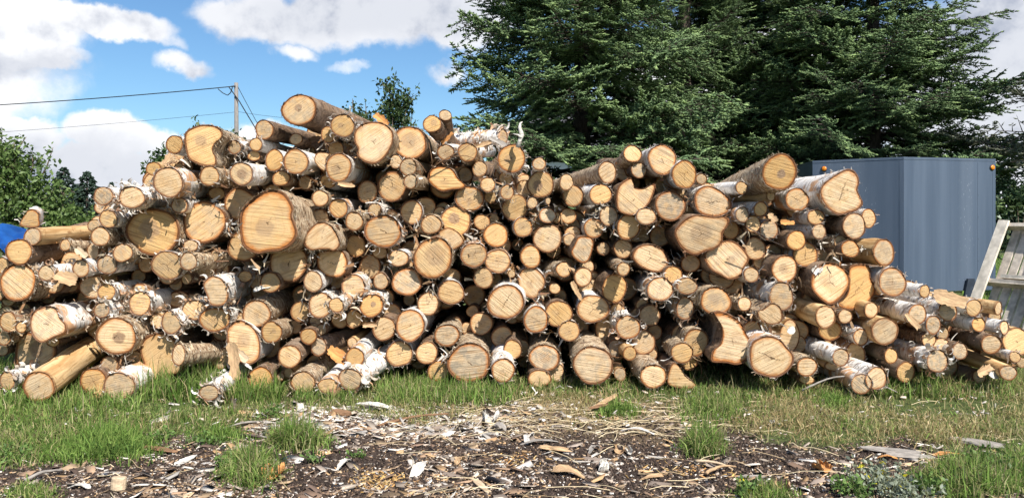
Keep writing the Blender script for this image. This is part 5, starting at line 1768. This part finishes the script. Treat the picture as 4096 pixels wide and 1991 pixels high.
for q, (px, py, L, wd, curl, ang, D, colr, lab) in enumerate(SHEETS):
    V, F = strip_mesh(L * 0.62, wd * 0.62, curl, 0.5 * ((q % 3) - 1), 6000 + q, taper=0.25, jag=0.16, nw=7)
    V = V[:, [0, 2, 1]] * np.array([1, -1, 1])         # stand the sheet up, facing the viewer
    V = np.stack([V[:, 0], V[:, 1] - V[:, 1].mean(), V[:, 2]], 1)
    o = obj('bark_sheet', mesh('bark_sheet', V, F, False), DM[colr])
    if py > 620:
        D = float(front_plane(px, py)) - 0.06
    o.location = [float(v) for v in at(px, py, D)]
    o.rotation_euler = (math.radians(-25), math.radians(-ang), math.radians(12 * ((q % 5) - 2)))
    tag(o, lab, 'bark', 'loose bark on the pile')

# the upright bark spike on the oval log, and brushwood
m = MB()
P = [at(x, y, 5.75) for x, y in [(2070, 590), (2080, 560), (2088, 540), (2078, 510), (2082, 492), (2090, 488)]]
m.tube(P, [0.018, 0.016, 0.02, 0.015, 0.008, 0.004], 6)
m.tube([at(x, y, 5.74) for x, y in [(2085, 552), (2072, 540), (2052, 536)]], [0.012, 0.008, 0.003], 5)
tag(m.build('bark_spike', DM['white'], smooth=True), 'pale twisted bark spike standing on the oval yellow log', 'bark')
for q, (pts, lab) in enumerate([
        ([(1725, 672), (1790, 630), (1850, 600), (1905, 556)], 'thin grey twig slanting up right below the forked log'),
        ([(1730, 665), (1725, 620), (1718, 590), (1715, 570)], 'upright thin twig left of the slanting one below forked log'),
        ([(1705, 690), (1680, 655), (1655, 640), (1640, 632)], 'thin twig bending left below the grey-centred round log'),
        ([(1800, 628), (1860, 622), (1920, 640)], 'thin twig lying across two small logs below the forked log'),
        ([(2985, 905), (3040, 935), (3090, 965), (3135, 985)], 'thin dark twig across the grey-faced small logs at right')]):
    m = MB()
    m.tube([at(x, y, (5.72 - 0.01 * k) if q < 4 else 5.42) for k, (x, y) in enumerate(pts)], np.linspace(0.0045, 0.002, len(pts)), 5)
    tag(m.build('twig', DM['brown' if q < 4 else 'dark'], smooth=True), lab, 'twig', 'twigs on the pile')

# shreds of bark and splinters lodged in the gaps between the log ends
r = np.random.default_rng(1212)
V, F, Cc, got = [], [], [], 0
la = np.array([[l['x'], l['y'], l['rx'], l['ry'], front_depth(l)] for l in LOGS.values()])
while got < 1500:
    x, y = r.uniform(10, 4086), r.uniform(560, 1540)
    e2 = ((x - la[:, 0]) / la[:, 2]) ** 2 + ((y - la[:, 1]) / la[:, 3]) ** 2
    k = int(np.argmin(e2))
    if e2[k] < 1.02 or e2[k] > 2.4 or (e2 < 4.5).sum() < 4 or not ((la[:, 1] < y - 30) & (np.abs(la[:, 0] - x) < 60)).any():
        continue
    p = at(x, y, la[k, 4] + r.uniform(-0.01, 0.12))
    ln, wd = r.uniform(0.025, 0.085), r.uniform(0.006, 0.026)
    d = r.normal(0, 1, 3) * np.array([1, 0.35, 0.8]) + np.array([0, -0.2, -0.3])
    d /= np.linalg.norm(d)
    s = np.cross(d, r.normal(0, 1, 3))
    s /= np.linalg.norm(s)
    nn_ = np.cross(d, s)
    c = np.array([(0.62, 0.57, 0.50), (0.48, 0.33, 0.20), (0.34, 0.19, 0.10), (0.22, 0.12, 0.07), (0.50, 0.42, 0.30), (0.70, 0.67, 0.62)][r.integers(6)]) * r.uniform(0.75, 1.1)
    b = len(V)
    cu = r.normal(0, 0.5)
    for t in range(4):
        q = p + d * ln * t / 3 + nn_ * cu * ln * (t / 3) ** 2
        w_ = wd * 0.5 * (1 - 0.2 * t) * r.uniform(0.7, 1.2)
        V += [q - s * w_, q + s * w_]
        Cc += [c, c]
    F += [(b + 2 * t, b + 2 * t + 1, b + 2 * t + 3, b + 2 * t + 2) for t in range(3)]
    got += 1
sh_ = obj('bark_litter', mesh('bark_litter', V, F, False, colors=np.array(Cc)), M_PEEL)
tag(sh_, 'shreds of bark and splinters lodged between the log ends', 'bark litter', kind='stuff')

# ------------------------------------------------------------------ grass, weeds, chips and straw
def blades(X, Y, H, lean, width, cols, seed, z0=None):
    r = np.random.default_rng(seed)
    n = len(X)
    Z = ground_z(X, Y) if z0 is None else z0
    az = r.uniform(0, 2 * math.pi, n)
    d = np.stack([np.cos(az), np.sin(az), np.zeros(n)], 1)
    fa = r.uniform(0, math.pi, n)
    s = np.stack([np.cos(fa), np.sin(fa), np.zeros(n)], 1)
    p = np.stack([X, Y, Z - 0.004], 1)
    h = H[:, None]
    le = lean[:, None]
    w = width[:, None]
    up = np.array([0, 0, 1.0])
    m1 = p + up * h * 0.5 * (1 - 0.25 * le) + d * h * 0.22 * le
    t = p + up * h * np.maximum(1 - 0.65 * le, 0.12) + d * h * 0.75 * le
    V = np.stack([p - s * w * 0.5, p + s * w * 0.5, m1 - s * w * 0.42, m1 + s * w * 0.42, t], 1).reshape(-1, 3)
    b = (np.arange(n) * 5)[:, None]
    q = np.concatenate([b, b + 1, b + 3, b + 2], 1)
    tr_ = np.concatenate([b + 2, b + 3, b + 4], 1)
    C = np.repeat(cols, 5, 0)
    C[4::5] *= 1.15
    return V, q, tr_, C


def pick(pal, n, r, jit=0.42):
    pal = np.array(pal)
    return pal[r.integers(len(pal), size=n)] * r.uniform(1 - jit, 1 + jit, (n, 1))


LUSH = [(0.125, 0.21, 0.042), (0.17, 0.27, 0.06), (0.09, 0.165, 0.035), (0.23, 0.31, 0.085)]
MEAD = [(0.24, 0.265, 0.095), (0.18, 0.225, 0.07), (0.31, 0.305, 0.13), (0.14, 0.19, 0.055), (0.40, 0.36, 0.20), (0.33, 0.28, 0.15)]
DRY = [(0.42, 0.33, 0.17), (0.50, 0.41, 0.23), (0.33, 0.24, 0.12), (0.26, 0.24, 0.10)]

r = np.random.default_rng(77)
n = 330000
Yc = 1.0 / r.uniform(1 / 7.0, 1 / 3.2, n)                 # denser towards the viewer
Xc = r.uniform(-1, 1, n) * Yc * 0.78
ga, sa, ca = zones(Xc, Yc)
den = ga * np.clip(1 - np.clip((to_px(Xc, Yc)[1] - 1660) / 120, 0, 0.8) * (fbm(Xc * 2.5, Yc * 4, 47) > 0.47), 0, 1) * (0.12 + 1.9 * np.clip(fbm(Xc * 2.2, Yc * 2.2, 41) - 0.28, 0, 1) * 1.6) * np.clip(1.25 - 0.05 * np.abs(Xc), 0.5, 1.3)
inside = np.ones(n, bool)
keep = r.random(n) < den * 0.52
X, Y, ga, sa = Xc[keep], Yc[keep], ga[keep], sa[keep]
n = len(X)
px, py = to_px(X, Y)
left_ = np.clip((1500 - px) / 900, 0, 1)
mixl = r.random(n) < (0.18 + 0.6 * left_ * fbm(X * 1.7, Y * 1.7, 51) * 1.6)
cols = np.where(mixl[:, None], pick(LUSH, n, r), pick(MEAD, n, r))
dry = r.random(n) < np.clip(0.16 + 0.70 * sa + 0.42 * np.clip((px - 1500) / 600, 0, 1) * (fbm(X * 2, Y * 2, 61) > 0.5), 0, 0.9)
cols = np.where(dry[:, None], pick(DRY, n, r), cols)
tall = 1 + 1.3 * np.exp(-((py - 1540) / 45) ** 2) * (0.35 + left_ + 0.4 * (fbm(X * 1.5, Y, 71) > 0.55))
H = (0.025 + 0.095 * r.random(n) ** 1.6) * tall * (0.55 + 1.1 * fbm(X * 2.6, Y * 2.6, 43)) * np.where(sa > 0.4, 0.8, 1)
lean = np.clip(r.normal(0.8, 0.4, n) + 0.35 * dry, 0.1, 1.35)
parts = [blades(X, Y, H, lean, r.uniform(0.0030, 0.0062, n), cols, 1)]
# distinct tufts
for q, (tx, ty, rx, ry, h, k) in enumerate(TUFTS):
    m_ = int(1500 * (rx / 100) * (ry / 30)) + 260
    px = tx + rx * 0.72 * r.normal(0, 1, m_)
    py = np.clip(ty + ry * 0.7 * r.normal(0, 1, m_), 1500, 2150)
    Y = CAMH * FPX / (py - HZ)
    X = (px - PW / 2) / FPX * Y
    cc = pick(LUSH, m_, r) if k == 0 else np.where(r.random((m_, 1)) < 0.6, pick(LUSH, m_, r), pick(MEAD, m_, r))
    parts.append(blades(X, Y, h * r.uniform(0.3, 1.1, m_) * np.exp(-0.35 * ((px - tx) / rx) ** 2), np.clip(r.normal(0.7, 0.35, m_), 0.05, 1.2), r.uniform(0.004, 0.0075, m_), cc, 20 + q))
# tall grass growing up against the bottom logs
for (x0, x1, y0, y1, m_, h) in [(560, 840, 1500, 1610, 2000, 0.29), (0, 560, 1570, 1650, 2000, 0.15), (820, 1120, 1540, 1620, 1700, 0.24), (1180, 1420, 1560, 1620, 800, 0.15), (1500, 2050, 1530, 1630, 2800, 0.16),
                            (2050, 2800, 1520, 1580, 1500, 0.09), (2760, 3450, 1520, 1600, 1600, 0.10), (3500, 3760, 1500, 1590, 1200, 0.16), (3700, 4096, 1440, 1600, 1500, 0.12), (4000, 4400, 1270, 1330, 900, 0.22), (3940, 4300, 1330, 1440, 900, 0.14)]:
    px, py = r.uniform(x0, x1, m_), r.uniform(y0, y1, m_)
    Y = CAMH * FPX / (py - HZ)
    X = (px - PW / 2) / FPX * Y
    cc = np.where(r.random((m_, 1)) < 0.75, pick(LUSH, m_, r), pick(MEAD, m_, r))
    parts.append(blades(X, Y, h * r.uniform(0.4, 1.2, m_), np.clip(r.normal(0.55, 0.3, m_), 0.05, 1.2), r.uniform(0.004, 0.008, m_), cc, int(x0) + 5))
# lawn beyond the yard
m_ = 9000
Y = r.uniform(9, 24, m_)
X = Y * r.uniform(0.60, 0.80, m_)
parts.append(blades(X, Y, r.uniform(0.05, 0.14, m_), np.clip(r.normal(0.6, 0.3, m_), 0.05, 1.2), r.uniform(0.01, 0.02, m_), pick(LUSH, m_, r) * 1.3, 9, np.zeros(m_)))
off = 0
VV, QQ, TT, CC = [], [], [], []
for V, q, t, C_ in parts:
    VV.append(V)
    QQ.append(q + off)
    TT.append(t + off)
    CC.append(C_)
    off += len(V)
grass = obj('grass', mesh('grass', np.concatenate(VV), [np.concatenate(QQ), np.concatenate(TT)], False, colors=np.concatenate(CC)), M_GRASS)
tag(grass, 'green and straw-coloured grass growing before the log pile', 'grass', kind='stuff')


def flat_bits(X, Y, L, Wd, H, cols, seed, tilt=0.25, lift=0.0):
    """small irregular chips: eight-cornered slabs"""
    r = np.random.default_rng(seed)
    n = len(X)
    yaw = r.normal(0, 0.7, n) + np.where(r.random(n) < 0.2, r.uniform(0, 3.1, n), 0)
    c, s = np.cos(yaw), np.sin(yaw)
    ti, tj = r.normal(0, tilt, n), r.normal(0, tilt, n)
    base = np.array([(-1, -0.7), (0.8, -1), (1, 0.6), (-0.7, 1)])
    Z = ground_z(X, Y)
    vs = []
    for top in (0, 1):
        for (a, b) in base:
            lx = a * L * 0.5 * r.uniform(0.7, 1.1, n)
            ly = b * Wd * 0.5 * r.uniform(0.6, 1.1, n)
            z = Z + lift + top * H + ti * lx + tj * ly + 0.002
            vs.append(np.stack([X + lx * c - ly * s, Y + lx * s + ly * c, z], 1))
    V = np.stack(vs, 1).reshape(-1, 3)
    b = (np.arange(n) * 8)[:, None]
    Q = np.concatenate([np.concatenate([b + i for i in f], 1) for f in ((4, 5, 6, 7), (0, 1, 5, 4), (1, 2, 6, 5), (2, 3, 7, 6), (3, 0, 4, 7))])
    return V, Q, np.repeat(cols, 8, 0)


CHIP = [(0.50, 0.46, 0.41), (0.44, 0.37, 0.30), (0.42, 0.30, 0.19), (0.30, 0.20, 0.13), (0.18, 0.12, 0.085), (0.10, 0.07, 0.055), (0.58, 0.54, 0.49), (0.40, 0.26, 0.14), (0.33, 0.27, 0.22), (0.24, 0.19, 0.155)]
SOIL = [(0.045, 0.032, 0.026), (0.07, 0.05, 0.04), (0.11, 0.08, 0.06), (0.03, 0.022, 0.019)]
r = np.random.default_rng(88)
sets = []
n = 75000
Yc = 1.0 / r.uniform(1 / 5.6, 1 / 3.2, n)
Xc = r.uniform(-1, 1, n) * Yc * 0.76
ga, sa, ca = zones(Xc, Yc)
pxc, pyc = to_px(Xc, Yc)
bare = np.clip(1 - ga, 0.06, 1)
clump = fbm(Xc * 3, Yc * 5, 91)
lw = np.clip((2600 - pxc) / 1200, 0.15, 1)
keep = r.random(n) < np.clip(bare * (0.16 + 0.95 * ca + 1.2 * np.clip(clump - 0.45, 0, 1) * 2 * lw), 0, 1)
X, Y, ca_, pxk = Xc[keep], Yc[keep], ca[keep], pxc[keep]
n = len(X)
big_ = r.random(n) < 0.12 + 0.25 * ca_
L = np.where(big_, 0.03 + 0.13 * r.random(n) ** 2, r.uniform(0.006, 0.028, n))
cc = pick(CHIP, n, r)
cc = np.where((r.random(n) < ca_ * 0.5)[:, None], pick(CHIP[:1] + CHIP[6:7] + CHIP[1:2], n, r), cc)
sets.append(flat_bits(X, Y, L, L * r.uniform(0.18, 0.5, n), r.uniform(0.001, 0.006, n), cc, 1))
# dark soil crumbs
n = 26000
Y = 1.0 / r.uniform(1 / 4.6, 1 / 3.2, n)
X = r.uniform(-1, 1, n) * Y * 0.74
ga, sa, ca = zones(X, Y)
keep = r.random(n) < (1 - ga)
X, Y = X[keep], Y[keep]
n = len(X)
L = r.uniform(0.004, 0.016, n)
sets.append(flat_bits(X, Y, L, L * r.uniform(0.5, 0.9, n), L * 0.5, pick(SOIL, n, r), 2))
# shredded orange wood in two small spills
for (cx, cy, sx_, sy_, m_) in [(1521, 1925, 55, 20, 200), (2080, 1850, 60, 25, 60), (2750, 1880, 120, 14, 60)]:
    px = cx + sx_ * r.normal(0, 1, m_)
    py = np.clip(cy + sy_ * r.normal(0, 1, m_), 1700, 2050)
    Y = CAMH * FPX / (py - HZ)
    X = (px - PW / 2) / FPX * Y
    L = r.uniform(0.02, 0.06, m_)
    sets.append(flat_bits(X, Y, L, L * 0.12, np.full(m_, 0.003), pick([(0.52, 0.33, 0.12), (0.56, 0.41, 0.2), (0.36, 0.2, 0.08)], m_, r), 3, 0.5))
# small shreds of wood and bark caught between the logs' feet
n = 420
px, py = r.uniform(200, 4000, n), 1560 + 160 * r.random(n) ** 1.3
Y = CAMH * FPX / (py - HZ)
X = (px - PW / 2) / FPX * Y
L = r.uniform(0.01, 0.05, n)
sets.append(flat_bits(X, Y, L, L * 0.4, np.full(n, 0.003), pick(CHIP[:2] + CHIP[6:7], n, r), 4, 0.5, 0.02))
off = 0
VV, QQ, CC = [], [], []
for V, q, C_ in sets:
    VV.append(V)
    QQ.append(q + off)
    CC.append(C_)
    off += len(V)
ch = obj('wood_chips', mesh('wood_chips', np.concatenate(VV), [np.concatenate(QQ)], False, colors=np.concatenate(CC)), M_CHIP)
tag(ch, 'scattered pale wood chips and bark crumbs on dark soil', 'wood chips', kind='stuff')

# straw: long thin dry stalks lying about
r = np.random.default_rng(99)
n = 9000
Yc = 1.0 / r.uniform(1 / 5.6, 1 / 3.2, n)
Xc = r.uniform(-1, 1, n) * Yc * 0.76
ga, sa, ca = zones(Xc, Yc)
pxc, pyc = to_px(Xc, Yc)
keep = r.random(n) < np.clip(0.012 + 0.45 * sa * (fbm(Xc * 3, Yc * 3, 17) * 1.6) + 0.012 * (pxc > 1800), 0, 1)
X, Y = Xc[keep], Yc[keep]
n = len(X)
yaw = r.normal(0, 0.75, n)
L = r.uniform(0.05, 0.30, n)
w = r.uniform(0.0008, 0.0018, n)
d = np.stack([np.cos(yaw), np.sin(yaw)], 1)
s = np.stack([-d[:, 1], d[:, 0]], 1)
bow = r.normal(0, 0.06, n) * L
vs = []
for t in (-0.5, -0.17, 0.17, 0.5):
    c2 = np.stack([X, Y], 1) + d * (t * L)[:, None] + s * (bow * (1 - 4 * t * t))[:, None]
    z = ground_z(c2[:, 0], c2[:, 1]) + 0.012 + r.uniform(0, 0.02, n) * (1 - 3 * t * t)
    for q in (-1, 1):
        vs.append(np.concatenate([c2 + s * (q * w)[:, None], (z + q * 0.0008)[:, None]], 1))
V = np.stack(vs, 1).reshape(-1, 3)
b = (np.arange(n) * 8)[:, None]
Q = np.concatenate([np.concatenate([b + 2 * k, b + 2 * k + 1, b + 2 * k + 3, b + 2 * k + 2], 1) for k in range(3)])
so = obj('straw', mesh('straw', V, [Q], False, colors=np.repeat(pick([(0.46, 0.38, 0.24), (0.52, 0.44, 0.29), (0.33, 0.25, 0.15)], n, r), 8, 0)), M_CHIP)
tag(so, 'dry straw stalks strewn over the yard', 'straw', kind='stuff')


# broad-leaved weeds
def weed(px, py, n, h, label, seed, lo, hi, spread, flower=False):
    r = np.random.default_rng(seed)
    g = ground_at(px, py)
    e = empty('weed', g)
    tag(e, label, 'weed', 'weeds in the yard')
    st = MB()
    cen = []
    for k in range(max(3, n // 14)):
        a, ra = r.uniform(0, 6.28), spread * r.random() ** 0.6
        b_ = np.array([math.cos(a) * ra, math.sin(a) * ra, 0])
        t_ = b_ + np.array([r.normal(0, 0.02), r.normal(0, 0.02), h * r.uniform(0.4, 1.1)])
        st.tube([b_, (b_ + t_) / 2 + r.normal(0, 0.006, 3), t_], [0.0022, 0.0018, 0.001], 4)
        for q in range(14):
            cen.append(b_ + (t_ - b_) * r.uniform(0.15, 1.05) + r.normal(0, 0.012, 3))
    cen = np.array(cen)
    n = len(cen)
    a = r.normal(0, 1, (n, 3)) + np.array([0, 0, 0.3])
    a /= np.linalg.norm(a, axis=1)[:, None]
    b = np.cross(a, r.normal(0, 1, (n, 3)))
    b /= np.linalg.norm(b, axis=1)[:, None]
    l = r.uniform(0.014, 0.034, (n, 1))
    V = np.stack([cen, cen + a * l * 0.5 + b * l * 0.25, cen + a * l, cen + a * l * 0.5 - b * l * 0.25], 1).reshape(-1, 3)
    bb = (np.arange(n) * 4)[:, None]
    m = r.random((n, 1))
    C_ = np.array(lo) * (1 - m) + np.array(hi) * m
    if flower:
        C_[r.random(n) < 0.06] = (0.55, 0.5, 0.03)
    obj('leaves', mesh('leaves', V, [np.concatenate([np.concatenate([bb, bb + 1, bb + 2], 1), np.concatenate([bb, bb + 2, bb + 3], 1)])], False, colors=np.repeat(C_, 4, 0)), M_LEAF, e)
    st.build('stalks', simple('weed_stalk', (0.16, 0.17, 0.08)) if 'M_STALK' not in globals() else M_STALK, e)['kind'] = 'stuff'


M_STALK = simple('weed_stalk', (0.16, 0.17, 0.08))
SILV = ((0.16, 0.19, 0.12), (0.36, 0.40, 0.31))
GRN = ((0.06, 0.12, 0.03), (0.17, 0.27, 0.07))
for q, a_ in enumerate([
        (3500, 1955, 500, 0.12, 'silvery-leaved weed clump with yellow buds at the lower right', *SILV, 0.13, True),
        (3600, 1990, 450, 0.10, 'pale weed clump right of the yellow-budded one at bottom', *SILV, 0.14, False),
        (3420, 1985, 320, 0.08, 'low green weed left of the silvery clump', *GRN, 0.10, False),
        (3700, 1975, 300, 0.08, 'small green weed right of the silvery clumps', *GRN, 0.10, False),
        (3950, 1900, 360, 0.11, 'green leafy weed near the lower right edge', *GRN, 0.13, False),
        (3000, 1990, 160, 0.10, 'yellow-tipped weed sprig on bare soil at bottom right', *GRN, 0.05, True),
        (820, 1775, 220, 0.05, 'clover-like weed on the soil right of brown stick', *GRN, 0.08, False),
        (640, 1765, 140, 0.05, 'light green low weed right of the dark grass tuft', *GRN, 0.07, False),
        (40, 1835, 240, 0.06, 'light green broad weed at the far left edge', *GRN, 0.10, False),
        (910, 1870, 200, 0.06, 'small weed left of the lower grass tuft', *GRN, 0.08, False),
        (1255, 1850, 60, 0.06, 'single green seedling on dark soil at left centre', *GRN, 0.03, False),
        (1430, 1830, 60, 0.04, 'tiny seedling left of the slanting white strip', *GRN, 0.03, False),
        (1090, 1665, 160, 0.06, 'broad-leaved weed at the edge of the chip patch', *GRN, 0.07, False)]):
    weed(*a_[:5], 700 + q, *a_[5:])
